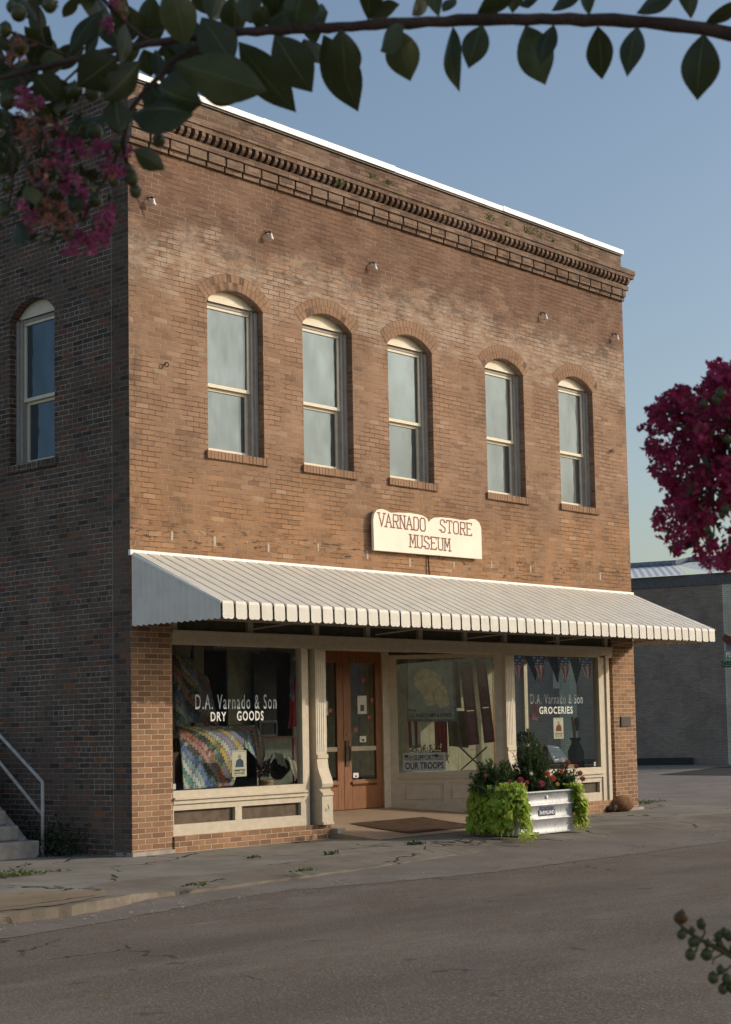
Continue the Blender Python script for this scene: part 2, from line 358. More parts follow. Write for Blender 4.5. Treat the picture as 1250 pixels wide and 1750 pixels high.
def leafm(name, a, b, rough=.4, trans=.3, tcol=None, spec=.4, veins=False):
    m = N(name); o = m.obj(); n = m.noise(o, 30, 3); g = m.n('NewGeometry')
    rnd = g.outputs['Random Per Island']
    c = m.mix(rnd, a, b)
    if veins: c = m.mix(m.mr(m.white(m.comb(rnd, 3., 1.)), .70, .95), c, (.085, .10, .035))
    c = m.mix(m.mr(n, .4, .7, 0, .35), c, tuple(v * .6 for v in a))
    if veins:
        x, y, z = m.sep(m.uv())
        vn = m.mr(m.math('ABSOLUTE', m.math('SUBTRACT', x, .5)), .012, .03)
        sd = m.math('ABSOLUTE', m.math('SUBTRACT', m.math('FRACT', m.math('SUBTRACT', m.math('MULTIPLY', y, 8.), m.math('MULTIPLY', m.math('ABSOLUTE', m.math('SUBTRACT', x, .5)), 5.))), .5))
        c = m.mix(m.mr(sd, .03, .10, .35, 0), c, tuple(min(1, v * 1.8) for v in b))
        c = m.mix(vn, tuple(min(1, v * 2.4 + .02) for v in b), c)
    c2 = m.mix(g.outputs['Backfacing'], c, m.mix(.25, c, (.09, .10, .045)))
    p = m.bsdf(c2, rough, m.bump(n, .002), 0, spec)
    t = m.n('BsdfTranslucent'); m.put(t.inputs[0], tcol or tuple(min(1, v * 1.6) for v in b))
    mx = m.n('MixShader'); mx.inputs[0].default_value = trans; m.t.links.new(p, mx.inputs[1]); m.t.links.new(t.outputs[0], mx.inputs[2])
    return m.done(mx.outputs[0])
M['leaf'] = leafm('crepe_leaf', (.006, .010, .006), (.032, .043, .012), .42, .14, (.09, .11, .02), .28, True)
M['vine'] = leafm('lime_vine_leaf', (.30, .40, .05), (.46, .56, .09), .5, .35)
M['shrubleaf'] = leafm('dark_narrow_leaf', (.035, .07, .025), (.08, .14, .05), .55, .2)
M['weed'] = leafm('weed_leaf', (.07, .10, .025), (.13, .17, .05), .6, .2)
M['darkweed'] = leafm('dark_weed_leaf', (.02, .03, .012), (.04, .06, .02), .6, .2)
M['petal'] = leafm('pink_crinkled_petal', (.20, .025, .085), (.55, .12, .28), .6, .3, (.5, .10, .25))
M['oldpetal'] = leafm('faded_petal', (.24, .07, .05), (.40, .17, .13), .7, .3)
M['crimson'] = leafm('crimson_crinkled_petal', (.10, .003, .022), (.58, .045, .17), .6, .32, (.65, .04, .18))
M['pod'] = leafm('green_seed_pod', (.035, .042, .010), (.10, .11, .03), .35, .08, None, .5)
M['podbrown'] = leafm('brown_seed_pod', (.07, .03, .015), (.16, .08, .03), .4, .05)
M['flor'] = plain('orange_red_petals', (.50, .055, .015), .6, var=.3, sc_=60)
M['flmag'] = plain('magenta_petals', (.35, .015, .06), .6, var=.3, sc_=60)
M['flmar'] = plain('brick_red_petals', (.24, .03, .02), .6, var=.3, sc_=60)
M['flyel'] = plain('yellow_petals', (.60, .32, .03), .6, var=.3, sc_=60)
M['flwhite'] = plain('white_petals', (.70, .62, .48), .6, var=.2, sc_=60)
M['cotton'] = plain('cotton_bolls', (.50, .42, .34), .95, var=.3, sc_=60)
M['gravel'] = plain('pale_gravel', (.33, .30, .26), .9, var=.4, sc_=25)

# ------------------------------------------------------------------ mesh helper
class MB:
    def __init__(s): s.v = []; s.f = []; s.uv = []
    def add(s, vs, fs, uvs=None):
        b = len(s.v); s.v += [tuple(p) for p in vs]
        for f in fs:
            s.f.append(tuple(b + i for i in f)); s.uv.append([uvs[i] for i in f] if uvs else None)
        return s
    def box(s, x0, x1, y0, y1, z0, z1):
        x0, x1 = min(x0, x1), max(x0, x1); y0, y1 = min(y0, y1), max(y0, y1); z0, z1 = min(z0, z1), max(z0, z1)
        return s.add([(x, y, z) for x in (x0, x1) for y in (y0, y1) for z in (z0, z1)],
                     [(0, 1, 3, 2), (4, 6, 7, 5), (0, 4, 5, 1), (2, 3, 7, 6), (0, 2, 6, 4), (1, 5, 7, 3)])
    def obox(s, o, ux, uy, uz):          # oriented box from a corner and three edge vectors
        o, ux, uy, uz = map(Vector, (o, ux, uy, uz))
        vs = [o + ux * i + uy * j + uz * k for i in (0, 1) for j in (0, 1) for k in (0, 1)]
        fs = [(0, 1, 3, 2), (4, 6, 7, 5), (0, 4, 5, 1), (2, 3, 7, 6), (0, 2, 6, 4), (1, 5, 7, 3)]
        if ux.cross(uy).dot(uz) < 0: fs = [f[::-1] for f in fs]
        return s.add(vs, fs)
    def prism(s, poly, a, b):            # polygon list of 3D points swept by a vector
        poly = [Vector(p) for p in poly]; d = Vector(b) - Vector(a); n = len(poly)
        vs = poly + [p + d for p in poly]
        s.add(vs, [tuple(range(n))[::-1], tuple(range(n, 2 * n))] + [(i, (i + 1) % n, n + (i + 1) % n, n + i) for i in range(n)]); return s
    def tube(s, pts, rad, n=8, cap=True):
        pts = [Vector(p) for p in pts]; rad = rad if isinstance(rad, (list, tuple)) else [rad] * len(pts)
        rings = []; up = Vector((0, 0, 1))
        for i, p in enumerate(pts):
            t = (pts[min(i + 1, len(pts) - 1)] - pts[max(i - 1, 0)]).normalized()
            if i == 0:
                a = t.cross(up); a = a if a.length > .05 else t.cross(Vector((1, 0, 0)))
            a = (a - t * a.dot(t)).normalized(); b = t.cross(a)
            rings.append([p + (a * math.cos(2 * math.pi * k / n) + b * math.sin(2 * math.pi * k / n)) * rad[i] for k in range(n)])
        vs = [q for r in rings for q in r]; fs = []
        for i in range(len(pts) - 1):
            for k in range(n): fs.append((i * n + k, i * n + (k + 1) % n, (i + 1) * n + (k + 1) % n, (i + 1) * n + k))
        if cap: fs += [tuple(range(n))[::-1], tuple(range((len(pts) - 1) * n, len(pts) * n))]
        return s.add(vs, fs)
    def lathe(s, c, prof, n=16, ax=(0, 0, 1)):   # prof = [(r, h)...]
        c = Vector(c); ax = Vector(ax).normalized(); a = ax.orthogonal().normalized(); b = ax.cross(a)
        vs = []; fs = []
        for r, h in prof:
            for k in range(n): vs.append(c + ax * h + (a * math.cos(2 * math.pi * k / n) + b * math.sin(2 * math.pi * k / n)) * max(r, 1e-4))
        for i in range(len(prof) - 1):
            for k in range(n): fs.append((i * n + k, i * n + (k + 1) % n, (i + 1) * n + (k + 1) % n, (i + 1) * n + k))
        fs += [tuple(range(n))[::-1], tuple(range((len(prof) - 1) * n, len(prof) * n))]
        return s.add(vs, fs)
    def ball(s, c, rx, ry=None, rz=None, n=10, m_=6, jit=0):
        ry = ry or rx; rz = rz or rx; c = Vector(c); vs = [c + Vector((0, 0, -rz))]; fs = []
        for i in range(1, m_):
            th = math.pi * i / m_ - math.pi / 2
            for k in range(n):
                j = 1 + random.uniform(-jit, jit)
                vs.append(c + Vector((math.cos(th) * math.cos(2 * math.pi * k / n) * rx * j, math.cos(th) * math.sin(2 * math.pi * k / n) * ry * j, math.sin(th) * rz * j)))
        vs.append(c + Vector((0, 0, rz))); L = len(vs) - 1
        for k in range(n):
            fs.append((0, 1 + (k + 1) % n, 1 + k)); fs.append((L, L - n + k, L - n + (k + 1) % n))
            for i in range(m_ - 2): fs.append((1 + i * n + k, 1 + i * n + (k + 1) % n, 1 + (i + 1) * n + (k + 1) % n, 1 + (i + 1) * n + k))
        return s.add(vs, fs)
    def grid(s, fn, nu, nv):
        vs = [fn(i / nu, j / nv) for j in range(nv + 1) for i in range(nu + 1)]
        uv = [(i / nu, j / nv) for j in range(nv + 1) for i in range(nu + 1)]
        return s.add(vs, [(j * (nu + 1) + i, j * (nu + 1) + i + 1, (j + 1) * (nu + 1) + i + 1, (j + 1) * (nu + 1) + i) for j in range(nv) for i in range(nu)], uv)
    def text(s, string, o, ux, uz, w=None, h=None, bold=.0, th=.003, spacing=1.):
        """flat raised lettering; o is the lower left corner, ux/uz unit vectors, fitted to w x h"""
        cu = D.curves.new('t', 'FONT'); cu.body = string; cu.size = 1; cu.offset = bold; cu.resolution_u = 3; cu.space_character = spacing
        ob = D.objects.new('t', cu); col.objects.link(ob); bpy.context.view_layer.update()
        me = D.meshes.new_from_object(ob.evaluated_get(bpy.context.evaluated_depsgraph_get()))
        D.objects.remove(ob); D.curves.remove(cu)
        xs = [v.co.x for v in me.vertices]; ys = [v.co.y for v in me.vertices]
        x0, x1, y0, y1 = min(xs), max(xs), min(ys), max(ys)
        kz = h / (y1 - y0) if h else w / (x1 - x0); kx = w / (x1 - x0) if w else kz
        o, ux, uz = map(Vector, (o, ux, uz)); nn = ux.cross(uz).normalized()
        vs = [o + ux * (v.co.x - x0) * kx + uz * (v.co.y - y0) * kz + nn * th for v in me.vertices]
        s.add(vs, [tuple(p.vertices) for p in me.polygons]); D.meshes.remove(me); return s
    def build(s, name, mat, parent=None, smooth=False, loc=None):
        me = D.meshes.new(name)
        org = Vector(loc) if loc is not None else (Vector(parent['_w']) if parent is not None and '_w' in parent else Vector((0, 0, 0)))
        me.from_pydata([tuple(Vector(p) - org) for p in s.v], [], s.f)
        if any(u for u in s.uv):
            L = me.uv_layers.new(name='UVMap'); i = 0
            for u, f in zip(s.uv, s.f):
                for k in range(len(f)): L.data[i].uv = u[k] if u else (0, 0); i += 1
        me.materials.append(M[mat] if isinstance(mat, str) else mat)
        if smooth:
            for p in me.polygons: p.use_smooth = True
        me.update()
        ob = D.objects.new(name, me); col.objects.link(ob)
        if parent is not None:
            ob.parent = parent
            if loc is not None:
                pw = Vector(parent['_w']) if '_w' in parent else Vector((0, 0, 0)); ob.location = Vector(loc) - pw; ob['_w'] = tuple(loc)
            else: ob['_w'] = tuple(org)
        else:
            ob.location = org; ob['_w'] = tuple(org)
        return ob
def bevel(ob, wd=.006, seg=2):
    b = ob.modifiers.new('bevel', 'BEVEL'); b.width = wd; b.segments = seg; b.limit_method = 'ANGLE'; return ob
def tag(o, label=None, cat=None, group=None, kind=None):
    for k, v in (('label', label), ('category', cat), ('group', group), ('kind', kind)):
        if v: o[k] = v
    return o
def thing(name, label, cat, loc=(0, 0, 0), group=None):
    o = D.objects.new(name, None); o.empty_display_size = .1; col.objects.link(o); o.location = loc; o['_w'] = tuple(loc)
    return tag(o, label, cat, group)

# ================================================================== SETTING
def poly_sheet(pts, z): return MB().add([(p[0], p[1], z) for p in pts], [tuple(range(len(pts)))])
tag(MB().add([(-400, -400, -.16), (400, -400, -.16), (400, 400, -.16), (-400, 400, -.16)], [(0, 1, 2, 3)]).build('ground', 'ground'), kind='structure')
kerb = [(-30, -4.1), (-8, -4.05), (-4.6, -4.0), (-3.9, -4.02), (-3.1, -3.75), (-2.6, -3.5), (-1.2, -3.4), (.3, -3.3), (2.2, -3.05), (3.9, -2.85), (4.6, -2.75), (6.2, -2.85), (9, -3.0), (11.2, -2.9), (12.4, -2.2), (13.1, -1.0), (13.0, 1.0), (12.95, 12), (12.95, 40)]
def ragged(line, amp, step=.12):
    out = []
    for (x0, y0), (x1, y1) in zip(line[:-1], line[1:]):
        n = max(1, int(math.hypot(x1 - x0, y1 - y0) / step)) if abs(x0) < 14 and abs(x1) < 14 and y1 < 2 else 1
        for i in range(n): t = i / n; out.append((x0 + (x1 - x0) * t + random.uniform(-amp, amp) * (i > 0), y0 + (y1 - y0) * t + random.uniform(-amp, amp) * (i > 0)))
    return out + [line[-1]]
kr = ragged(kerb, .018)
# street (main road + its continuation to the right)
tag(MB().add([(-60, -14.5, -.145), (70, -14.5, -.145), (70, -3.6, -.125), (-60, -3.6, -.125)], [(0, 1, 2, 3)]).build('street', 'asphalt'), kind='structure')
# near verge on which the photographer's tree stands
tag(MB().box(-60, 70, -30, -14.5, -.3, -.04).build('near_sidewalk', 'walk'), kind='structure')
# gutter strip with a wandering outer edge
g = MB(); outer = ragged([(-30, -4.7), (-8, -4.9), (-4.8, -4.7), (-3.9, -4.55), (-2.4, -4.1), (-1.2, -3.95), (-.1, -4.3), (1.35, -4.55), (3.4, -4.6), (7.1, -4.5), (11, -4.4), (16, -4.3), (60, -4.3)], .03)
vo = [(x, y, -.1225) for x, y in outer]; vi = [(x, -2.2, -.055) for x, y in outer]
n = len(vo); g.add(vo + vi, [(i, i + 1, n + i + 1, n + i) for i in range(n - 1)]); tag(g.build('gutter', 'gutter'), kind='structure')
# side street, its far pavement, and the dark asphalt patch
tag(MB().add([(12.5, -3.7, -.094), (33, -3.7, -.094), (33, 45, -.094), (12.5, 45, -.094)], [(0, 1, 2, 3)]).build('side_street', 'road2'), kind='structure')
tag(MB().add([(33, -3.7, -.09), (60, -3.7, -.09), (60, 45, -.09), (33, 45, -.09)], [(0, 1, 2, 3)]).build('far_pavement', 'walk'), kind='structure')
tag(poly_sheet([(29.6, 11.6), (29.0, 6), (60, -2), (60, 14), (37, 13.9)], -.082).build('dark_asphalt_patch', 'darkasphalt'), kind='structure')
# sidewalk with its broken kerb edge
sw = MB(); top = []
def kz(x): return .0 if x < -3 else (-.0 if x > -1.5 else 0)
n = len(kr)
drop = [(-.105) for _ in kr]
inner = [(min(x, 12.9) if i < n - 3 else 12.0, .3 if y < .3 else y) for i, (x, y) in enumerate(kr)]
outer_top = []
for i, (x, y) in enumerate(kr):
    lip = .03 + .03 * (math.sin(x * 1.3) > .2); outer_top.append((x, y, -.012 if x < -3.0 else (-.066 - random.uniform(0, .012) if x > -2.2 else -.012 - .056 * (x + 3.0) / .8)))
mid = []
for i, (x, y) in enumerate(kr):
    if y < .3 and x < 12.9: mid.append((x, y + (.16 if x < -3 else .75 + .2 * math.sin(x * 2.1)), -.004))
    else: mid.append((x - .16, max(y, .0), -.004))
kb = MB(); kb.add([(x, y, -.125) for x, y in kr] + outer_top + mid, [(i, i + 1, n + i + 1, n + i) for i in range(n - 1)] + [(n + i, n + i + 1, 2 * n + i + 1, 2 * n + i) for i in range(n - 1)])
tag(kb.build('kerb', 'kerbm'), kind='structure')
# top sheet
tp = [(p[0], p[1], -.004) for p in mid]
sw.add(tp + [(12.79, 40, -.004), (-30, 40, -.004)], [tuple(range(len(tp) + 2))])
tag(sw.build('sidewalk', 'walk'), kind='structure')
pp_ = [(-9, -3.95), (-5, -3.9), (-3.95, -3.93), (-3.2, -3.65), (-2.9, -3.2), (-3.4, -2.6), (-4.6, -2.3), (-6, -2.35), (-9, -2.5)]
tag(poly_sheet(ragged(pp_ + [pp_[0]], .03)[:-1], .001).build('sidewalk_patch', 'patch'), kind='structure')
# entry ramp of the shop front
e = MB(); e.add([(3.47, -.95, .003), (7.5, -.95, .003), (7.47, .0, .085), (3.45, .0, .085), (4.3, 1.52, .262), (6.4, 1.52, .262)], [(0, 1, 2, 3), (3, 2, 5, 4)])
e.add([(3.47, -.95, .003), (3.45, 0, .085), (3.45, 0, -.05), (3.47, -.95, -.05)], [(0, 1, 2, 3)])
tag(e.build('entry_floor', 'entry'), kind='structure')

# ================================================================== STORE BUILDING
W = 11.14
B = thing('store_building', 'two storey brown brick store with five arched upper windows and dentilled cornice', 'building')
WIN = [(1.31, 2.32), (3.08, 4.09), (4.86, 5.87), (7.165, 8.165), (9.13, 10.13)]
ZS, ZP, RISE = 5.13, 7.24, .20
def arc(xa, xb, zsp, rise, n=16):
    w_ = (xb - xa) / 2; r = (w_ * w_ + rise * rise) / (2 * rise); cz = zsp + rise - r; cx = (xa + xb) / 2; a0 = math.asin(w_ / r)
    return [(cx + r * math.sin(-a0 + 2 * a0 * i / n), cz + r * math.cos(-a0 + 2 * a0 * i / n)) for i in range(n + 1)], cx, cz, r, a0
def wall(mb, u0, u1, z0, z1, ops, P, depth=.34):
    """P(u, depth, z) -> xyz ; openings (ua, ub, sill, spring, rise)"""
    q = lambda a: mb.add(a, [tuple(range(len(a)))])
    cur = u0
    for ua, ub, s_, sp, ri in ops:
        q([P(cur, 0, z0), P(ua, 0, z0), P(ua, 0, z1), P(cur, 0, z1)])
        q([P(ua, 0, z0), P(ub, 0, z0), P(ub, 0, s_), P(ua, 0, s_)])
        A = arc(ua, ub, sp, ri)[0]
        for (xa, za), (xb, zb) in zip(A[:-1], A[1:]):
            q([P(xa, 0, za), P(xb, 0, zb), P(xb, 0, z1), P(xa, 0, z1)])
            q([P(xb, 0, zb), P(xa, 0, za), P(xa, depth, za), P(xb, depth, zb)])
        q([P(ua, 0, s_), P(ua, 0, sp), P(ua, depth, sp), P(ua, depth, s_)][::-1])
        q([P(ub, 0, s_), P(ub, 0, sp), P(ub, depth, sp), P(ub, depth, s_)])
        q([P(ua, 0, s_), P(ub, 0, s_), P(ub, depth, s_), P(ua, depth, s_)])
        cur = ub
    q([P(cur, 0, z0), P(u1, 0, z0), P(u1, 0, z1), P(cur, 0, z1)])
# front wall, upper part
fw = MB(); wall(fw, 0, W, 3.0, 9.26, [(a, b, ZS, ZP, RISE) for a, b in WIN], lambda u, d, z: (u, d, z))
fw.add([(0, 0, 3.0), (W, 0, 3.0), (W, .34, 3.0), (0, .34, 3.0)], [(0, 1, 2, 3)])
fw.build('front_wall', 'front', B)
fo = MB(); fo.box(0.004, W, .0, .34, 9.26, 9.885); fo.build('parapet', 'cornice', B)
# side wall and the unseen walls and roof
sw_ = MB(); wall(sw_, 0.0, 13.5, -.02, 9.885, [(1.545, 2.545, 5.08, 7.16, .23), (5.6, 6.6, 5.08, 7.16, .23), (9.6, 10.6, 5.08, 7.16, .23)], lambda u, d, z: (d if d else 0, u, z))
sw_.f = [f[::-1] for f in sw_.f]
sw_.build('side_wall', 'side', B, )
rw = MB(); SY0, SY1 = .50, 2.95
rw.box(W - .3, W, SY1, 13.5, -.02, 9.88); rw.box(W - .3, W, .345, SY0, -.02, 9.88); rw.box(W - .3, W, SY0, SY1, 2.72, 9.88); rw.box(W - .3, W, SY0, SY1, -.02, .70)
rw.build('right_wall', 'front', B)
sf = MB(); sf.box(W - .16, W - .06, SY0, SY1, .70, .78); sf.box(W - .16, W - .06, SY0, SY1, 2.64, 2.72)
for y_ in (SY0, 2.32, SY1 - .07): sf.box(W - .16, W - .06, y_, y_ + .07, .78, 2.64)
sf = sf.build('side_shop_window', 'cream', B)
MB().add([(W - .11, SY0 + .05, .77), (W - .11, SY1 - .05, .77), (W - .11, SY1 - .05, 2.65), (W - .11, SY0 + .05, 2.65)], [(0, 1, 2, 3)]).build('glass_pane', 'glass', sf)
MB().box(.35, W - .3, 13.2, 13.5, -.02, 9.88).build('rear_wall', 'side', B)
MB().box(.36, W - .3, .36, 13.2, 9.3, 9.45).build('roof', 'greytrim', B)
MB().box(.36, W - .3, .36, 13.2, 3.75, 3.95).build('upper_floor', 'oldwood', B)
# piers
bevel(MB().box(.004, .66, -.006, .34, .0, 3.0).build('brick_pier', 'pier', B), .004)
bevel(MB().box(10.47, W, -.006, .34, .0, 3.0).build('brick_pier', 'pier', B), .004)
c_ = MB()
c_.box(-.01, .67, -.035, .3, -.02, .045); c_.build('pier_footing', 'concrete', B)
c_ = MB(); c_.box(10.45, W + .1, -.05, .3, -.02, .04); c_.build('pier_footing', 'concrete', B)
bevel(MB().box(3.46, 3.62, -.16, .16, .0, .135).build('corner_block', 'concrete', B), .01)
# cornice
def cornice():
    X0, XE = 0.0, W
    c = MB()
    c.box(X0, XE + .17, -.185, 0, 9.50, 9.585)         # projecting double course
    c.box(X0, XE + .15, -.165, 0, 9.432, 9.50)
    c.box(X0, XE + .06, -.105, 0, 9.222, 9.300)        # lower band
    c.box(X0, XE, -.035, 0, 9.300, 9.432)              # back of the dentil row
    c.box(X0, XE, -.02, 0, 9.03, 9.222)
    c.build('cornice', 'cornice', B)
    d = MB(); x = .03
    while x < XE + .05:
        w_ = .058; j = random.uniform(-.006, .006)
        if not (random.random() < .008):
            y1 = -.035
            pr = [(-.155 + j, 9.432), (-.155 + j, 9.375), (-.125 + j, 9.335), (-.075, 9.302), (y1, 9.302), (y1, 9.432)]
            d.prism([(x, a, b) for a, b in pr], (0, 0, 0), (w_, 0, 0))
        x += .1205
    d.build('dentil_row', 'cornice', B)
    p = MB(); x = .0
    while x < XE - .02:
        x1 = min(x + .325 - .034, XE)
        j = random.uniform(-.004, .004)
        p.box(x, x1, -.082 + j, -.02, 9.098, 9.222); p.box(x, x1, -.048 + j, -.02, 9.03, 9.098)
        x += .325
    p.build('corbel_panels', 'cornice', B)
cornice()
cp = MB(); xx = [-.03, 2.35, 5.02, 7.71, 9.9, W + .03]
for k in range(5):
    dz = (.0, .004, -.003, .003, -.002)[k]; cp.box(xx[k] + .002, xx[k + 1] - .002, -.055 - dz, .40, 9.89, 9.975 + dz)
    if k: cp.box(xx[k] - .03, xx[k] + .03, -.0605, .40, 9.8915, 9.981)
bevel(cp.build('coping', 'coping', B), .006)
cp = MB(); cp.box(-.03, .37, .40, 13.5, 9.89, 9.975); bevel(cp.build('coping', 'coping', B), .006)
MB().box(-.01, W + .01, -.03, 0, 9.868, 9.89).build('coping_edge', 'black', B)

# ---- upper windows (one prototype, then copies)
def build_window(P, wdt, zs, zp, rise, par, loc, sillmat='arch'):
    """P(u, d, z) local -> world; returns the window frame object with sub-parts"""
    fr = MB()
    def bx(mb, u0, u1, d0, d1, z0, z1): mb.prism([P(u0, d0, z0), P(u1, d0, z0), P(u1, d1, z0), P(u0, d1, z0)], (0, 0, 0), (0, 0, z1 - z0))
    A, cx, cz, r, a0 = arc(0, wdt, zp, rise, 16)
    hb = zp + .03
    # outer casing
    for a, b in ((0, .055), (wdt - .055, wdt)): bx(fr, a, b, .105, .19, zs + .075, zp + .0)
    for a, b in ((.055, .10), (wdt - .10, wdt - .055)): bx(fr, a, b, .135, .26, zs + .075, hb)
    bx(fr, .10, wdt - .10, .15, .24, hb - .055, hb - .012)
    f_ = fr.build('window', 'frame', par, loc=loc)
    # arched head board
    hd = MB(); top_ = [P(x, .125, z - .004) for x, z in A]; bot = [P(x, .125, hb) for x, z in A]
    n = len(top_)
    bot = [P(x, .125, min(hb, z - .006)) for x, z in A]
    hd.add(bot + top_, [(i, i + 1, n + i + 1, n + i) for i in range(n - 1)]); bx(hd, .12, wdt - .12, .112, .125, hb - .012, hb + .022)
    hd.build('arched_head', 'sash', f_)
    zm = zs + .075 + (hb - .055 - zs - .075) * .47
    u = MB()
    bx(u, .10, wdt - .10, .165, .205, hb - .095, hb - .055); bx(u, .10, .145, .165, .205, zm, hb - .105); bx(u, wdt - .145, wdt - .10, .165, .205, zm, hb - .105)
    bx(u, .10, wdt - .10, .16, .205, zm - .045, zm)
    u.build('upper_sash', 'sash', f_)
    lo = MB()
    bx(lo, .10, .15, .21, .25, zs + .155, zm - .045); bx(lo, wdt - .15, wdt - .10, .21, .25, zs + .155, zm - .045); bx(lo, .10, wdt - .10, .205, .25, zs + .075, zs + .155); bx(lo, .15, wdt - .15, .212, .25, zm - .085, zm - .045)
    lo.build('lower_sash', 'sash', f_)
    for z0, z1, d in ((zm, hb - .105, .185), (zs + .155, zm - .085, .232)):
        gq = MB(); gq.add([P(.12, d, z0 - .01), P(wdt - .12, d, z0 - .01), P(wdt - .12, d, z1 + .01), P(.12, d, z1 + .01)], [(0, 1, 2, 3)])
        gq.build('pane', 'oldglass', f_)
    si = MB(); k = -.045
    while k < wdt + .04:
        j = random.uniform(-.004, .004)
        bx(si, k + .004, k + .058, -.035 + j, .27, zs - .035, zs + .072 + j * .5); k += .062
    bx(si, -.04, wdt + .05, -.028, .26, zs - .033, zs + .066)
    si.build('brick_sill', sillmat, f_)
    return f_
def arch_ring(P, wdt, zp, rise, par, mat='arch'):
    m = MB(); A, cx, cz, r, a0 = arc(0, wdt, zp, rise)
    for ring in range(2):
        r0 = r + .002 + ring * .108; r1 = r0 + .102; nb = int(2 * a0 * r0 / .07); a1 = a0 + .03
        for i in range(nb):
            t0 = -a1 + 2 * a1 * (i + .07) / nb; t1 = -a1 + 2 * a1 * (i + .93) / nb; j = random.uniform(-.0025, .0025)
            pts = [(cx + q * math.sin(t), cz + q * math.cos(t)) for q, t in ((r0, t0), (r1, t0), (r1, t1), (r0, t1))]
            fr_ = [P(x, -.0035 + j * .5, z) for x, z in pts]; bk = [P(x, .01, z) for x, z in pts]
            m.add(fr_ + bk, [(0, 1, 2, 3), (0, 4, 5, 1), (1, 5, 6, 2), (2, 6, 7, 3), (3, 7, 4, 0)])
    o = m.build('window_arch', mat, par)
    bk = MB(); NN = 16; pts = []
    for q in (r + .0, r + .218):
        for i in range(NN + 1): t = -a0 - .03 + 2 * (a0 + .03) * i / NN; pts.append(P(cx + q * math.sin(t), -.0025, cz + q * math.cos(t)))
    bk.add(pts, [(i, i + 1, NN + 2 + i, NN + 1 + i) for i in range(NN)])
    bk.build('mortar_bed', MORT, o)
MORT = plain('arch_mortar', (.17, .105, .07), .9, var=.4, sc_=20)
def kids(o): return [c for c in D.objects if c.parent == o]
first = None
for i, (a, b) in enumerate(WIN):
    random.seed(100 + i)
    if first is None:
        first = build_window(lambda u, d, z: (a + u, d, z), 1.005, ZS, ZP, RISE, B, (a, 0, 0))
    else:
        c = first.copy(); col.objects.link(c); c.parent = B; c.location = (a, 0, 0)
        for k_ in kids(first):
            d_ = k_.copy(); col.objects.link(d_); d_.parent = c
    arch_ring(lambda u, d, z: (a + u, d, z), b - a, ZP, RISE, B)
for yy in (1.545, 5.6, 9.6):
    build_window(lambda u, d, z: (d, yy + (1. - u), z), 1.0, 5.08, 7.16, .23, B, (0, yy, 0), 'side')
    if yy < 2: arch_ring(lambda u, d, z: (d, yy + 1 - u, z), 1.0, 7.16, .23, B, 'side')
random.seed(11)

# ---- shop front
GY = .055
def shop_box(mb, *a): mb.box(*a); return mb
hb_ = MB(); hb_.box(.66, 10.47, -.01, .16, 2.665, 2.80); hb_.box(.66, 10.47, -.035, -.01, 2.775, 2.815); hb_.box(.66, 10.47, .0, .1, 2.63, 2.665)
bevel(hb_.build('header_beam', 'cream', B), .004)
tr = MB(); tr.box(.66, 10.47, .08, .14, 2.80, 3.0); tr.build('transom_board', 'darkgreen', B)
tr = MB()
for x in (.68, 2.0, 3.25, 4.3, 5.45, 6.5, 7.5, 8.9, 10.3): tr.box(x, x + .09, .02, .08, 2.815, 3.0)
tr.box(.66, 10.47, .0, .08, 2.96, 3.0)
tr.build('transom_mullions', 'cream', B)
# soffit above the displays and the entry
MB().box(.66, 10.84, .16, 3.6, 2.80, 2.86).build('ceiling', 'cream', B)
# left & right shop windows on the facade plane
def facade_shop(x0, x1, gl, name_):
    f = MB()
    f.box(x0, x0 + .05, .0, .11, .77, 2.63) if x0 > 3 else None
    f.box(x1 - .06, x1, -.005, .11, .77, 2.63)
    f.box(x0, x1, -.01, .13, .60, .675); f.box(x0, x1, .0, .13, .675, .77); f.box(x0, x1, -.04, .0, .655, .685)
    f.box(x0, x1, .02, .10, .2, .345); f.box(x0, x1, .02, .10, .52, .60)
    k = (x0 + x1) / 2 - .05
    for a_, b_ in ((x0, x0 + .03), (k - .06, k + .06), (x1 - .08, x1)): f.box(a_, b_, .022, .102, .345, .52)
    fo_ = f.build('shop_window', 'cream', B); bevel(fo_, .003)
    g_ = MB(); g_.add([(x0, GY, .765), (x1 - .05, GY, .765), (x1 - .05, GY, 2.635), (x0, GY, 2.635)], [(0, 1, 2, 3)]); g_.build('glass_pane', 'glass', fo_)
    v_ = MB()
    for a_, b_ in ((x0 + .03, k - .06), (k + .06, x1 - .08)): v_.box(a_, b_, .075, .09, .345, .52)
    v_.build('vent_screen', 'screen', fo_)
    return fo_
SL = facade_shop(.665, 3.02, None, 'left'); SL['label'] = 'left display window lettered dry goods'
SR = facade_shop(7.68, 10.11, None, 'right'); SR['label'] = 'right display window lettered groceries'
# jamb posts next to shop windows
MB().box(3.02, 3.12, .03, .16, .2, 2.63).build('window_jamb', 'cream', B); MB().box(10.11, 10.24, .0, .16, .2, 2.665).build('window_jamb', 'cream', B); MB().box(10.24, 10.33, -.03, .1, .2, 2.665).build('window_jamb', 'cream', B)
MB().box(10.33, 10.47, .08, .3, .04, 2.98).build('dark_jamb', 'pier', B)
MB().box(.66, 3.47, -.03, .25, -.02, .2).build('brick_base', 'pier', B); MB().box(7.42, 10.47, -.03, .25, -.02, .2).build('brick_base', 'pier', B)
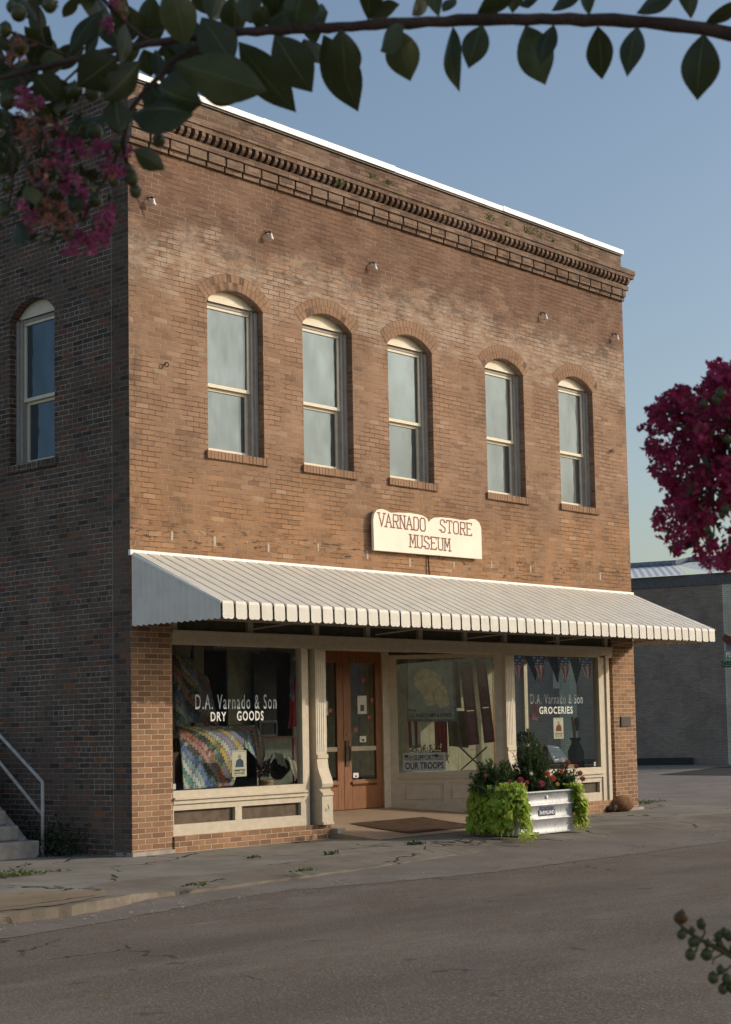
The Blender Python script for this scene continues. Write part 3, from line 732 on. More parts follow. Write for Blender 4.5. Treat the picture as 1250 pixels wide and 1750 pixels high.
# lettering painted inside the glass
def ltr(txt, x0, x1, z0, z1, mat, par, bold=.02, sp=1.0):
    t = MB().text(txt, (x0, GY - .004, z0), (1, 0, 0), (0, 0, 1), x1 - x0, z1 - z0, bold, .0, sp); return t.build('lettering', mat, par)
ltr('D.A. Varnado & Son', 1.09, 2.53, 1.80, 1.995, 'letterblue', SL, .004, 1.22)
ltr('DRY', 1.35, 1.62, 1.645, 1.765, 'letter', SL, .02, 1.2); ltr('GOODS', 1.81, 2.29, 1.645, 1.775, 'letter', SL, .02, 1.2)
ltr('D.A. Varnado & Son', 8.20, 9.64, 1.845, 2.01, 'letterblue', SR, .004, 1.22)
ltr('GROCERIES', 8.43, 9.35, 1.68, 1.80, 'letter', SR, .02, 1.18)
# pilasters
def pilaster(x):
    pr = [(.12, 2.63), (-.02, 2.63), (-.02, 1.17), (-.045, 1.155), (-.045, 1.11), (-.03, 1.10), (-.045, .98), (-.075, .90), (-.115, .82), (-.13, .76), (-.12, .715), (-.085, .70), (-.065, .685), (-.10, .655), (-.135, .63), (-.135, .60), (-.118, .585), (-.118, .24), (-.14, .235), (-.14, .2), (.12, .2)]
    m = MB(); m.prism([(x, a, b) for a, b in pr], (0, 0, 0), (.21, 0, 0)); o = m.build('pilaster', 'cream', B)
    fl = MB()
    for k in range(4): fl.box(x + .03 + k * .04, x + .05 + k * .04, -.026, -.02, 1.2, 2.45)
    fl.build('fluting', 'sash', o)
    sc_ = MB(); pts = []
    for i in range(14):
        t = i / 13 * math.pi * 1.9; r_ = .012 + .032 * i / 13; pts.append((x + .105 + r_ * math.sin(t), -.121, .46 + r_ * math.cos(t) - i * .006))
    sc_.tube(pts, .006, 5); sc_.build('scroll_ornament', 'cream', o)
    return o
pilaster(3.21); pilaster(7.47)
# splayed entry windows
def splay(Ax, Bx, mirror, lab):
    A_ = Vector((Ax, 1.5, 0)); B_ = Vector((Bx, 0.06, 0)); u = (B_ - A_); L = u.length; u.normalize()
    n = Vector((u.y, -u.x, 0));  n = n if n.y < 0 else -n      # towards the street
    def bx(mb, u0, u1, d0, d1, z0, z1): mb.obox(A_ + u * u0 - n * d0 + Vector((0, 0, z0)), u * (u1 - u0), -n * (d1 - d0), Vector((0, 0, z1 - z0)))
    f = MB(); bx(f, 0, .15, 0, .09, .2, 2.665); bx(f, L - .12, L, 0, .09, .05, 2.665); bx(f, .15, L - .12, 0, .09, .68, .80); bx(f, .15, L - .12, .015, .09, .05, .68)
    bx(f, .15, L - .12, .0, .09, 2.60, 2.665); bx(f, .15, L - .12, -.025, 0, .70, .725); bx(f, .15, L - .12, 0, .015, .62, .68); bx(f, .15, L - .12, 0, .015, .08, .33)
    for a_ in (.15, .86, L - .16): bx(f, a_, a_ + .08, 0, .015, .33, .62)
    o = f.build('shop_window', 'cream', B); o['label'] = lab; bevel(o, .003)
    p = MB()
    for a_, b_ in ((.26, .80), (.99, L - .2)): bx(p, a_, b_, .004, .02, .37, .58)
    bevel(p.build('raised_panel', 'cream', o), .008)
    g_ = MB(); q = [A_ + u * a_ - n * .05 + Vector((0, 0, z)) for a_, z in ((.15, .8), (L - .12, .8), (L - .12, 2.6), (.15, 2.6))]
    g_.add(q, [(0, 1, 2, 3)]); g_.build('glass_pane', 'glass', o)
    return A_, u, n, L, o
SA, SU, SN, SLN, SO = splay(6.35, 7.47, False, 'angled display window right of the doors')
splay(4.33, 3.42, True, 'angled display window left of the doors')
def spl(px, py, off=0.):
    r = ray((px, py)); P0 = SA - SN * off; return CAM + r * ((P0 - CAM).dot(SN) / r.dot(SN))
# door frame and leaves
df = MB(); df.box(4.33, 4.46, 1.47, 1.62, .25, 2.80); df.box(6.21, 6.36, 1.47, 1.62, .25, 2.80); df.box(4.46, 6.21, 1.47, 1.62, 2.71, 2.80)
df.build('door_frame', 'cream', B)
for k, x in enumerate((4.46, 5.337)):
    w_ = .872; m = MB(); y0, y1 = 1.5, 1.55
    m.box(x, x + .17, y0, y1, .27, 2.71); m.box(x + w_ - .14, x + w_, y0, y1, .27, 2.71); m.box(x + .17, x + w_ - .14, y0, y1, 2.53, 2.71); m.box(x + .17, x + w_ - .14, y0, y1, .27, .72)
    m.box(x + .15, x + w_ - .12, y0 - .03, y0, .655, .69)
    q = x + .17
    while q < x + w_ - .15: m.box(q, q + .012, y0 - .018, y0, .625, .65); q += .024
    o = m.build('door', 'wood', B); bevel(o, .004)
    o['label'] = ('left' if k == 0 else 'right') + ' leaf of the wooden double door'
    MB().add([(x + .16, 1.525, .71), (x + w_ - .13, 1.525, .71), (x + w_ - .13, 1.525, 2.54), (x + .16, 1.525, 2.54)], [(0, 1, 2, 3)]).build('door_glass', 'glass', o)
    MB().box(x + .17, x + w_ - .14, 1.505, 1.518, 1.165, 1.235).build('push_bar', 'cream', o)
    if k == 1:
        h = MB(); h.box(5.36, 5.44, 1.485, 1.5, .93, 1.33); h.tube([(5.40, 1.45, 1.24), (5.40, 1.43, 1.18), (5.40, 1.43, 1.06), (5.40, 1.46, 1.02)], .012, 8); h.build('door_handle', 'bronze', o)
        MB().lathe((5.41, 1.5, 1.42), [(.022, 0), (.022, .012), (.012, .018)], 12, (0, -1, 0)).build('lock_cylinder', 'lightwood', o)

# ---- interior shells
it = MB(); it.box(.42, 10.6, 3.6, 3.66, -.02, 3.7); it.build('interior_partition', 'dark', B)
MB().box(.36, W - .3, .3, 13.1, .02, .06).build('interior_floor', 'floorwood', B)
MB().add([(.67, .12, .72), (3.40, .12, .72), (4.28, 1.6, .72), (.67, 1.6, .72)], [(0, 1, 2, 3)]).build('display_floor', 'floorwood', B)
MB().add([(7.50, .12, .72), (10.46, .12, .72), (10.46, .345, .72), (10.84, .345, .72), (10.84, 2.95, .72), (6.45, 2.95, .72), (6.45, 1.58, .72)], [tuple(range(7))]).build('display_floor', 'floorwood', B)
pn = MB()      # board partitions behind the displays
for a, b, z0, z1 in ((.67, 1.45, .72, 2.78), (1.5, 2.35, 1.45, 2.78), (2.42, 3.6, .72, 1.3), (2.42, 2.6, 1.3, 2.78), (3.05, 3.7, .72, 2.78)): pn.box(a, b, 1.6, 1.63, z0, z1)
for i in range(12): pn.box(1.5 + i * .19, 1.505 + i * .19, 1.594, 1.6, .74, 2.7) if i < 5 else None
pn.box(1.45, 2.42, 1.58, 1.6, 1.43, 1.47)
pn.build('display_backdrop', 'panel', B)
pn = MB()
for i in range(17): pn.box(6.45 + i * .258, 6.702 + i * .258, 2.95, 2.98, .72, 2.78)
pn.box(6.45, 10.8, 2.935, 2.95, 1.60, 1.64)
pn.build('display_backdrop', 'panel', B)
MB().box(10.47, W - .3, .34, .36, .2, 2.8).build('display_side_wall', 'cream', B)
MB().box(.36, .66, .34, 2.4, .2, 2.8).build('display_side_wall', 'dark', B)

# ================================================================== AWNING
AW = thing('metal_awning', 'long cream ribbed metal awning with scalloped valance above the shop windows', 'awning', (0, 0, 3.0))
ax0, ax1 = .02, 11.14
YT, ZT, YF, ZF, ZB = -.02, 3.72, -1.66, 3.02, 2.835
sl_ = Vector((0, YF - YT, ZF - ZT)).normalized(); nrm = Vector((0, sl_.z, -sl_.y)) * 1; nrm = Vector((0, -abs(sl_.z), abs(sl_.y)))
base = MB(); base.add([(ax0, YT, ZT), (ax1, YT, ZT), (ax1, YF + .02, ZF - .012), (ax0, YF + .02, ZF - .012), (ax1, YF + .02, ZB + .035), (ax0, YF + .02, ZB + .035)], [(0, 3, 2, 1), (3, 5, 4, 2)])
base.build('canopy_sheet', plain('awning_channel_shade', (.36, .33, .27), .6, dirt=.3), AW)  # shadow in the channels between pans put into the sheet colour
pans = MB(); NP = 53; pw = (ax1 - ax0) / NP; h = .03
for i in range(NP):
    a = ax0 + i * pw; b = a + pw * .86
    T = Vector((0, YT, ZT)) + nrm * h; Fp = Vector((0, YF, ZF)) + nrm * h * .8; Fb = YF - h * .6
    jb = random.uniform(-.004, .004)
    rows = []
    for X_, lift in ((a, 0), (a + .007, 1), (b - .007, 1), (b, 0)):
        k = lift
        rows.append([(X_, YT + (-.01) * k, ZT + .05 * k), (X_, YF - .012 * k, ZF + .03 * k), (X_, YF - .022 * k, ZF - .006)])
    vs = [p for r_ in rows for p in r_]
    pans.add(vs, [(c * 3 + k, c * 3 + k + 1, (c + 1) * 3 + k + 1, (c + 1) * 3 + k) for c in range(3) for k in range(2)])
    # valance leaf with rounded lower corners
    nn = 8; tv = []; bv = []
    for q in range(nn + 1):
        t = q / nn; s = 1 - abs(2 * t - 1); cut = .022 * (1 - min(1, s / .35)) ** 2 + (.008 if q == nn // 2 else 0)
        X_ = a + .001 + (b - a - .002) * t; tv.append((X_, YF - .022, ZF - .004)); bv.append((X_, YF - .026, ZB + cut + jb))
    pans.add(tv + bv, [(q, nn + 1 + q, nn + 2 + q, q + 1) for q in range(nn)])
pans.build('ribbed_pans', M['awn'], AW)
def awn_side(x, lab):
    m = MB(); NS = 15; prev = None; vs = []
    for i in range(NS * 4 + 1):
        t = i / (NS * 4); y = YT + (YF - YT) * t; zt = ZT + (ZF - ZT) * t; ph = (i % 4) / 4
        zb = ZB - .005 + .02 * abs(math.cos(math.pi * (i / 4))) ** 2 + .0
        dx = .006 * (1 if (i // 2) % 2 else -1)
        vs += [(x + dx, y, zt), (x + dx, y, zb)]
    m.add(vs, [(2 * i, 2 * i + 1, 2 * i + 3, 2 * i + 2) for i in range(NS * 4)])
    o = m.build('side_panel', M['awnside'], AW); o['label'] = lab
    e_ = MB(); e_.obox((x - .012, YT, ZT + .004), (.024, 0, 0), Vector((0, YF - YT, ZF - ZT)), (0, -.01, .028)); e_.build('edge_trim', 'coping', o)
awn_side(ax0 - .004, 'shaded left end panel of the awning'); awn_side(ax1 + .004, 'right end panel of the awning')
fl = MB(); fl.box(-.03, ax1 + .01, -.045, -.0, ZT + .005, ZT + .075); bevel(fl.build('wall_flashing', 'coping', AW), .004)
br_ = MB()
for x in (2.0, 4.45, 6.55, 8.6, 10.5):
    br_.tube([(x, -.03, 2.86), (x + .0, YF + .05, 2.93)], .012, 6); br_.tube([(x, YF + .05, 2.93), (x, YF + .05, 3.02)], .012, 6)
br_.tube([(ax0 + .03, YF + .04, 2.99), (ax1 - .03, YF + .04, 2.99)], .015, 6)
br_.build('support_arm', 'frame', AW)

# ================================================================== WALL SIGN
sy = -.10
S = thing('wall_sign', 'cream wooden sign reading VARNADO STORE MUSEUM above the awning', 'sign', (5.7, sy, 4.1))
z2 = lambda x, y: (620 + x / 5.682, 860 + y / 5.679)
outl = [(113, 455), (104, 160), (112, 105), (133, 70), (165, 56), (200, 57), (235, 72), (275, 92), (350, 91), (450, 95), (530, 105), (590, 122), (628, 150), (643, 190), (655, 163), (695, 140), (760, 137), (850, 145), (960, 163), (1005, 166), (1060, 152), (1098, 158), (1132, 187), (1152, 240), (1160, 542)]
pts = [fac(*z2(x, y), sy) for x, y in outl]
m = MB(); n = len(pts)
fr_ = [(p.x, sy, p.z) for p in pts]; bk = [(p.x, sy + .045, p.z) for p in pts]
m.add(fr_ + bk, [tuple(range(n)), tuple(range(n, 2 * n))[::-1]] + [(i, n + i, n + (i + 1) % n, (i + 1) % n) for i in range(n)])
me = m.build('sign_board', 'signcream', S)
bm = bmesh.new(); bm.from_mesh(me.data); bmesh.ops.triangulate(bm, faces=[f for f in bm.faces if len(f.verts) > 4]); bmesh.ops.recalc_face_normals(bm, faces=bm.faces); bm.to_mesh(me.data); bm.free()
st_ = MB(); st_.box(4.9, 4.98, sy + .046, 0, 4.2, 4.5); st_.box(6.5, 6.58, sy + .046, 0, 4.2, 4.5); st_.build('mounting_block', 'oldwood', S)
GL = {
 'V': [[(0, 1), (.5, 0), (1, 1)]], 'A': [[(0, 0), (.5, 1), (1, 0)], [(.2, .36), (.8, .36)]],
 'R': [[(.12, 0), (.12, 1), (.8, 1), (.95, .86), (.95, .62), (.8, .5), (.12, .5)], [(.5, .5), (.95, 0)]],
 'N': [[(.1, 0), (.1, 1), (.9, 0), (.9, 1)]], 'D': [[(.12, 0), (.12, 1), (.7, 1), (.95, .8), (.95, .2), (.7, 0), (.12, 0)]],
 'O': [[(.25, 0), (.05, .15), (.05, .85), (.25, 1), (.75, 1), (.95, .85), (.95, .15), (.75, 0), (.25, 0)]],
 'S': [[(.92, .82), (.75, 1), (.25, 1), (.08, .85), (.08, .65), (.92, .35), (.92, .15), (.75, 0), (.25, 0), (.08, .18)]],
 'T': [[(.5, 0), (.5, 1)], [(.02, .86), (.02, 1), (.98, 1), (.98, .86)]],
 'E': [[(.95, .86), (.95, 1), (.12, 1), (.12, 0), (.95, 0), (.95, .14)], [(.12, .52), (.7, .52)]],
 'M': [[(.05, 0), (.1, 1), (.5, .3), (.9, 1), (.95, 0)]], 'U': [[(.1, 1), (.1, .15), (.28, 0), (.72, 0), (.9, .15), (.9, 1)]]}
SER = {'V': [(0, 1), (1, 1)], 'A': [(0, 0), (1, 0)], 'R': [(.12, 0), (.95, 0)], 'N': [(.1, 0), (.1, 1), (.9, 1)], 'T': [(.5, 0)], 'M': [(.05, 0), (.95, 0), (.1, 1), (.9, 1)], 'U': [(.1, 1), (.9, 1)], 'D': [], 'O': [], 'S': [(.92, .84), (.08, .16)], 'E': [(.12, 0), (.12, 1)]}
def word(mb, wd, c4, t=.017, gap=.22, y=sy - .004):
    TL, BL, TR, BR = [fac(*z2(*p), sy) for p in c4]; x0 = (TL.x + BL.x) / 2; x1 = (TR.x + BR.x) / 2; z0 = (BL.z + BR.z) / 2; z1 = (TL.z + TR.z) / 2
    cw = (x1 - x0) / (len(wd) + gap * (len(wd) - 1))
    def seg(p, q):
        d = (q - p); L = d.length; d.normalize(); nn_ = Vector((-d.z, 0, d.x)) * t / 2; p = p - d * t * .4; q = q + d * t * .4
        mb.add([p - nn_, q - nn_, q + nn_, p + nn_], [(0, 1, 2, 3)])
    yo = 0
    for i, ch in enumerate(wd):
        X0 = x0 + i * cw * (1 + gap)
        cv = lambda a: Vector((X0 + a[0] * cw, 0, z0 + a[1] * (z1 - z0)))
        for pl in GL[ch]:
            for p, q in zip(pl[:-1], pl[1:]):
                a_, b_ = cv(p), cv(q); a_.y = b_.y = y - yo; yo += .00002; seg(a_, b_)
        for p in SER[ch]:
            a_ = cv(p); a_.y = y - yo; yo += .00002; seg(a_ - Vector((.028, 0, 0)), a_ + Vector((.028, 0, 0)))
lm = MB()
word(lm, 'VARNADO', ((148, 98), (165, 228), (610, 143), (610, 265)))
word(lm, 'STORE', ((750, 165), (752, 278), (1060, 192), (1060, 315)))
word(lm, 'MUSEUM', ((458, 310), (460, 432), (848, 342), (850, 455)))
lm.build('lettering', 'signred', S)

# ---- small things on the wall
for i, (px, py, lab) in enumerate(((255, 348, 'leftmost small white bell insulator on a black bracket near the building corner'),
        (456, 407, 'small white bell insulator above the first arched window'), (634, 459, 'small white bell insulator between the second and third windows, high up'),
        (926, 544, 'small white bell insulator between the fourth and fifth windows, high up'), (1048, 578, 'rightmost small white bell insulator at the far wall edge'))):
    p = fac(px, py); x, z = p.x, 8.295
    t = thing('wall_insulator', lab, 'insulator', (x, 0, z), 'white bell insulators along the upper wall')
    MB().lathe((x, -.09, z + .06), [(.010, .0), (.015, -.01), (.02, -.04), (.036, -.08), (.038, -.09), (.015, -.09)], 12).build('bell', 'white', t, True)
    b_ = MB(); b_.tube([(x, 0, z + .09), (x, -.05, z + .085), (x, -.09, z + .06)], .009, 6); b_.box(x - .02, x + .02, -.01, 0, z + .06, z + .11); b_.tube([(x - .02, -.01, z + .11), (x - .035, -.05, z + .095)], .004, 5); b_.tube([(x + .02, -.01, z + .11), (x + .035, -.05, z + .095)], .004, 5)
    b_.build('bracket', 'black', t)
for (px, py, lab) in ((281, 624, 'rusty iron eye bolt left of the first arched window'), (1043, 771, 'rusty iron eye bolt right of the last arched window')):
    p = fac(px, py); x, z = p.x, p.z; m = MB(); ring = [(x + .0 + .03 * math.cos(a), -.05, z - .0 + .03 * math.sin(a)) for a in [i * math.pi / 6 for i in range(13)]]
    m.tube(ring, .007, 6); m.tube([(x, 0, z), (x, -.05, z + .03)], .008, 6); m.tube([(x - .03, -.05, z), (x - .07, -.02, z - .06)], .004, 5)
    tag(m.build('eye_bolt', 'rust', None, loc=(x, 0, z)), lab, 'eye bolt', 'rusty eye bolts in the front wall')
m = MB(); m.tube([(5.66, -.02, 4.1), (5.66, -.03, 3.9), (5.665, -.03, 3.8)], .012, 6)
tag(m.build('conduit', 'rust', None, loc=(5.66, 0, 3.8)), 'thin rusty conduit running from the sign down to the awning', 'conduit')
P_ = thing('wall_plaque', 'small dark bronze plaque on the right brick pier', 'plaque', (10.8, 0, 1.5))
bevel(MB().box(10.66, 10.95, -.03, -.007, 1.44, 1.62).build('plate', 'bronze', P_), .003)
pl = MB()
for i in range(6): pl.box(10.685, 10.925, -.033, -.0305, 1.462 + i * .024, 1.47 + i * .024)
pl.build('raised_text', 'black', P_)
M['scar'] = plain('pale_mortar', (.50, .42, .34), .9, var=.3, sc_=30)
# pale mortar scars above the awning
m = MB()
for px, py in ((294, 915), (367, 923), (459, 935), (544, 935), (628, 947), (701, 960), (776, 965), (840, 965), (907, 972), (1026, 983)):
    p = fac(px, py); j = random.uniform(.8, 1.2); MB().box(p.x - .018 * j, p.x + .018 * j, -.0035, .0, p.z - .07 * j, p.z + .05).build('mortar_scar', M['scar'], B)

# ================================================================== WEEDS helper
def blade_clump(mb, c, n, h, spread, wd=.012, up=Vector((0, 0, 1)), droop=.5):
    for i in range(n):
        a = random.uniform(0, 2 * math.pi); r_ = random.uniform(0, spread) * .4; b = Vector(c) + Vector((math.cos(a) * r_, math.sin(a) * r_, 0))
        out = Vector((math.cos(a), math.sin(a), 0)) * random.uniform(.2, 1) * spread; hh = h * random.uniform(.45, 1)
        s = Vector((-math.sin(a), math.cos(a), 0)) * wd * random.uniform(.6, 1.3)
        m1 = b + out * .4 + Vector((0, 0, hh * .7)); tp = b + out + Vector((0, 0, hh * (1 - droop * random.random() * .6)))
        mb.add([b - s * .4, b + s * .4, m1 + s, m1 - s, tp], [(0, 1, 2, 3), (3, 2, 4)])
def leaflet(mb, b, d, L, wd, up):
    b = Vector(b); d = Vector(d).normalized(); s = d.cross(up); s = s.normalized() if s.length > 1e-3 else Vector((1, 0, 0)); n = s.cross(d)
    mb.add([b, b + d * L * .4 + s * wd + n * wd * .35, b + d * L, b + d * L * .4 - s * wd + n * wd * .35, b + d * L * .45], [(0, 1, 4), (1, 2, 4), (2, 3, 4), (3, 0, 4)], [(.5, 0), (1, .4), (.5, 1), (0, .4), (.5, .45)])
def rv(): 
    while 1:
        v = Vector((random.uniform(-1, 1), random.uniform(-1, 1), random.uniform(-1, 1)))
        if .05 < v.length < 1: return v.normalized()
for i, (px, py, sz, lab) in enumerate(((578, 310, .14, 'green weed growing from the dentils above the second window'), (634, 306, .16, 'small weed on the cornice ledge, leftmost of the ledge weeds'), (662, 314, .13, 'second small weed on the cornice ledge'),
        (836, 371, .20, 'yellow green weed tuft on the cornice ledge above the fourth window'), (865, 382, .14, 'short weed right of the tuft on the cornice ledge'), (898, 392, .2, 'grassy weed on the cornice ledge near the coping'), (920, 402, .24, 'largest weed on the cornice ledge'), (945, 408, .16, 'low weed on the cornice ledge, second from the right'), (985, 424, .22, 'rightmost weed on the cornice ledge'))):
    p = fac(px, py, -.12); zz = 9.585 if i else 9.32
    m = MB(); c = Vector((p.x, -.13 if i else -.17, zz))
    for q in range(int(34)): 
        d = rv(); d.z = abs(d.z) * .8 + .2; leaflet(m, c + Vector((random.uniform(-1, 1) * sz * .6, random.uniform(-.04, .03), random.uniform(0, sz * .6))), d, .05, .009, rv())
    blade_clump(m, c, 12, sz, sz * .6, .005)
    tag(m.build('weed', 'weed', None, loc=c), lab, 'weed', 'weeds growing on the cornice')

# ================================================================== WINDOW DISPLAY THINGS
# quilts
q = MB()
TLq, TRq = fac(302, 1243, .75), fac(437, 1240, .75); BLq, BRq = fac(313, 1350, .22), fac(398, 1343, .22)
def qf(u, v):
    t = TLq.lerp(TRq, u); b = BLq.lerp(BRq, u); p = t.lerp(b, v)
    p.z += .16 * math.sin(math.pi * v) * (1 - .4 * v); p.y -= .02 * math.sin(u * 19 + v * 3) * v; return p
def quv(mb):      # diagonal quilt pattern
    for k, u in enumerate(mb.uv):
        if u: mb.uv[k] = [(a * .75 + b * .5 + 1.0, (b * .55 - a * .55) + 1.3) for a, b in u]
q.grid(qf, 30, 22)
T2 = fac(437, 1240, .75); 
def qg(u, v):
    a = TRq.lerp(BRq, v * .55); a.z += .16 * math.sin(math.pi * v * .55); b = fac(452, 1290, .6).lerp(fac(446, 1314, .5), v); p = a.lerp(b, u); p.y -= .05 * math.sin(math.pi * u); return p
q.grid(qg, 10, 12); quv(q)
o = q.build('quilt', 'quilt', None, True, loc=(1.2, .5, .74)); tag(o, 'zigzag crochet quilt spread over a low stand in the left shop window', 'quilt', None)
so_ = o.modifiers.new('s', 'SOLIDIFY'); so_.thickness = .012
q = MB(); a0, a1, a2, a3 = fac(293, 1120, 1.0), fac(352, 1160, 1.25), fac(300, 1250, .85), fac(372, 1250, 1.1)
q.grid(lambda u, v: a0.lerp(a1, u).lerp(a2.lerp(a3, u), v) + Vector((0, -.05 * math.sin(u * 14), .12 * math.sin(math.pi * u))), 24, 22); quv(q)
o = q.build('quilt', 'quilt2', None, True, loc=(1.1, 1, 1.7)); tag(o, 'darker crochet quilt hanging at the upper left of the left shop window', 'quilt')
so_ = o.modifiers.new('s', 'SOLIDIFY'); so_.thickness = .012
tag(MB().box(1.0, 1.9, .45, 1.0, .725, 1.25).build('display_stand', 'oldwood', None, loc=(1.4, .7, .725)), 'dark wooden stand hidden under the zigzag quilt', 'stand')
# crate at the left
cr = MB()
for k in range(5): cr.box(.70, .95, .3, .32, .74 + k * .09, .81 + k * .09)
cr.box(.69, .96, .32, .7, .73, 1.18)
tag(cr.build('wooden_crate', 'oldwood', None, loc=(.8, .3, .72)), 'dark slatted wooden crate at the left end of the left shop window', 'crate')
def facebox(p0, p1, y, th=.01, mat='paper', name='panel', par=None):   # upright thin board given by two picture corners
    a, b = fac(*p0, y), fac(*p1, y); return MB().box(a.x, b.x, y, y + th, b.z, a.z).build(name, mat, par)
def small_poster(x0, x1, z0, z1, y, lab, c1, c2, txt):
    P_ = thing('poster', lab, 'poster', (x0, y, z0)); MB().box(x0, x1, y, y + .004, z0, z1).build('sheet', 'paper', P_)
    w_ = x1 - x0; h_ = z1 - z0; e = y - .002
    b = MB(); b.box(x0 + w_ * .06, x0 + w_ * .94, e, y - .0004, z0 + h_ * .045, z0 + h_ * .055); b.box(x0 + w_ * .06, x0 + w_ * .94, e, y - .0004, z1 - h_ * .055, z1 - h_ * .045)
    b.text('I WANT YOU', (x0 + w_ * .1, e, z0 + h_ * .19), (1, 0, 0), (0, 0, 1), w_ * .8, h_ * .09, .03, .001); b.text('FOR U.S. ARMY', (x0 + w_ * .12, e, z0 + h_ * .10), (1, 0, 0), (0, 0, 1), w_ * .76, h_ * .055, .03, .001)
    b.build('print', c2, P_)
    cx = (x0 + x1) / 2
    f = MB(); f.add([(cx - w_ * .30, e, z0 + h_ * .36), (cx + w_ * .30, e, z0 + h_ * .36), (cx + w_ * .27, e, z0 + h_ * .60), (cx + w_ * .05, e, z0 + h_ * .70), (cx - w_ * .2, e, z0 + h_ * .62)], [(0, 1, 2, 3, 4)]); f.build('figure_block', c1, P_)
    f = MB(); f.add([(cx - w_ * .1, e, z0 + h_ * .7), (cx + w_ * .12, e, z0 + h_ * .7), (cx + w_ * .10, e, z0 + h_ * .84), (cx - w_ * .08, e, z0 + h_ * .84)], [(0, 1, 2, 3)]); f.build('face_block', 'skin', P_)
small_poster(1.745, 2.0, .91, 1.255, .085, 'cream recruiting poster with a blue block figure in front of the quilt', 'blueink', 'ink', 0)
small_poster(8.85, 9.12, 1.27, 1.615, .085, 'cream recruiting poster with a red brown block figure under the groceries lettering', 'redink', 'redink', 0)
# framed mirror, bucket with lace, cheese box, garment, dark door shapes
mr_ = thing('framed_mirror', 'large wood framed mirror leaning behind the bucket in the left shop window', 'mirror', tuple(fac(470, 1300, 1.1)))
a, b = fac(444, 1259, 1.1), fac(506, 1315, 1.1)
m = MB(); m.box(a.x, b.x, 1.1, 1.13, a.z - .03, a.z); m.box(b.x - .04, b.x, 1.1, 1.13, .73, a.z - .03); m.box(a.x, a.x + .03, 1.1, 1.13, .73, a.z - .03); m.build('mirror_frame', M['maroon'], mr_)
MB().box(a.x + .03, b.x - .04, 1.115, 1.125, .73, a.z - .03).build('mirror_face', plain('dull_mirror', (.10, .12, .10), .4, var=.3), mr_)
bk_ = thing('wooden_bucket', 'dark wooden bucket tipped on its side with a wire handle', 'bucket', tuple(fac(475, 1320, .55)))
c = fac(477, 1316, .6); axd = Vector((-.5, -.75, .35))
MB().lathe(c - axd.normalized() * .12, [(.105, 0), (.11, .02), (.135, .26), (.14, .27), (.12, .27), (.10, .05)], 18, axd).build('staves', 'oldwood', bk_, True)
hp = [fac(x, y, .5) for x, y in ((447, 1296), (447, 1306), (452, 1311), (459, 1308), (464, 1294), (466, 1288))]
MB().tube(hp, .007, 6).build('wire_handle', 'black', bk_)
l_ = MB(); c0, c1, c2, c3 = fac(469, 1286, .5), fac(505, 1303, .55), fac(480, 1322, .42), fac(513, 1336, .42)
l_.grid(lambda u, v: c0.lerp(c1, u).lerp(c2.lerp(c3, u), v * (.55 + .45 * u * (.7 + .3 * math.sin(u * 40)))) + Vector((0, -.025 * math.sin(u * 22), .03 * math.sin(u * math.pi))), 30, 8)
tag(l_.build('lace_cloth', 'lace', None, True, loc=c0), 'fringed cream lace cloth hanging over the tipped bucket', 'cloth')
c = fac(455, 1338, .35); c.z = .735
m = MB(); m.lathe(c, [(.10, 0), (.10, .075)], 20); t = thing('bentwood_box', 'round pale bentwood box on the left shop window ledge', 'box', tuple(c)); m.build('box_body', 'lightwood', t, True)
MB().lathe(c + Vector((0, 0, .06)), [(.106, 0), (.106, .035)], 20).build('box_lid', 'lightwood', t, True)
g_ = MB()
for k in range(260):
    p = fac(random.uniform(440, 462), random.uniform(1300, 1325), random.uniform(.5, .7)); leaflet(g_, p, rv(), .05, .016, rv())
for k in range(8): g_.tube([fac(450 + k, 1328, .6), fac(440 + 4 * k, 1306, .6)], .003, 4)
tag(g_.build('dried_flowers', plain('dusty_dried_flowers', (.20, .13, .13), .9, var=.5, sc_=50), None, loc=fac(450, 1325, .6)), 'dusty dried flowers between the quilt and the bucket', 'dried flowers')
gm = thing('red_garment', 'red and grey garment hanging at the right side of the left shop window', 'garment', tuple(fac(505, 1150, .9)))
m = MB(); ga, gb, gc_, gd = fac(500, 1130, .9), fac(514, 1128, .9), fac(493, 1245, .8), fac(511, 1240, .8)
m.grid(lambda u, v: ga.lerp(gb, u).lerp(gc_.lerp(gd, u), v) + Vector((.02 * math.sin(v * 9), -.03 * math.sin(u * 12 + v * 4), 0)), 12, 12); m.build('red_cloth', 'red', gm, True)
ga, gb, gc_, gd = fac(499, 1130, .87), fac(507, 1128, .87), fac(494, 1190, .78), fac(502, 1200, .78)
m = MB(); m.grid(lambda u, v: ga.lerp(gb, u).lerp(gc_.lerp(gd, u), v) + Vector((.02 * math.sin(v * 9), -.02 * math.sin(u * 12), 0)), 8, 8); m.build('grey_cloth', 'greycloth', gm, True)
dd = thing('dark_panel_door', 'tall dark panelled door standing at the back of the left shop window', 'door panel', tuple(fac(450, 1258, 1.45)))
a, b = fac(434, 1116, 1.45), fac(474, 1258, 1.45); MB().box(a.x, b.x, 1.45, 1.5, b.z, a.z).build('panel_face', plain('blue_black_paint', (.018, .024, .028), .6), dd)
a, b = fac(443, 1231, 1.44), fac(474, 1258, 1.44); m = MB(); m.box(a.x, b.x, 1.43, 1.448, b.z, b.z + .03); m.box(a.x, b.x, 1.43, 1.448, a.z - .04, a.z); m.box(a.x, a.x + .03, 1.43, 1.448, b.z + .03, a.z - .04); m.box(b.x - .03, b.x, 1.43, 1.448, b.z + .03, a.z - .04); m.build('grey_frame', 'greycloth', dd)
m = MB(); q0, q1 = fac(366, 1103, .5), fac(454, 1106, .5)
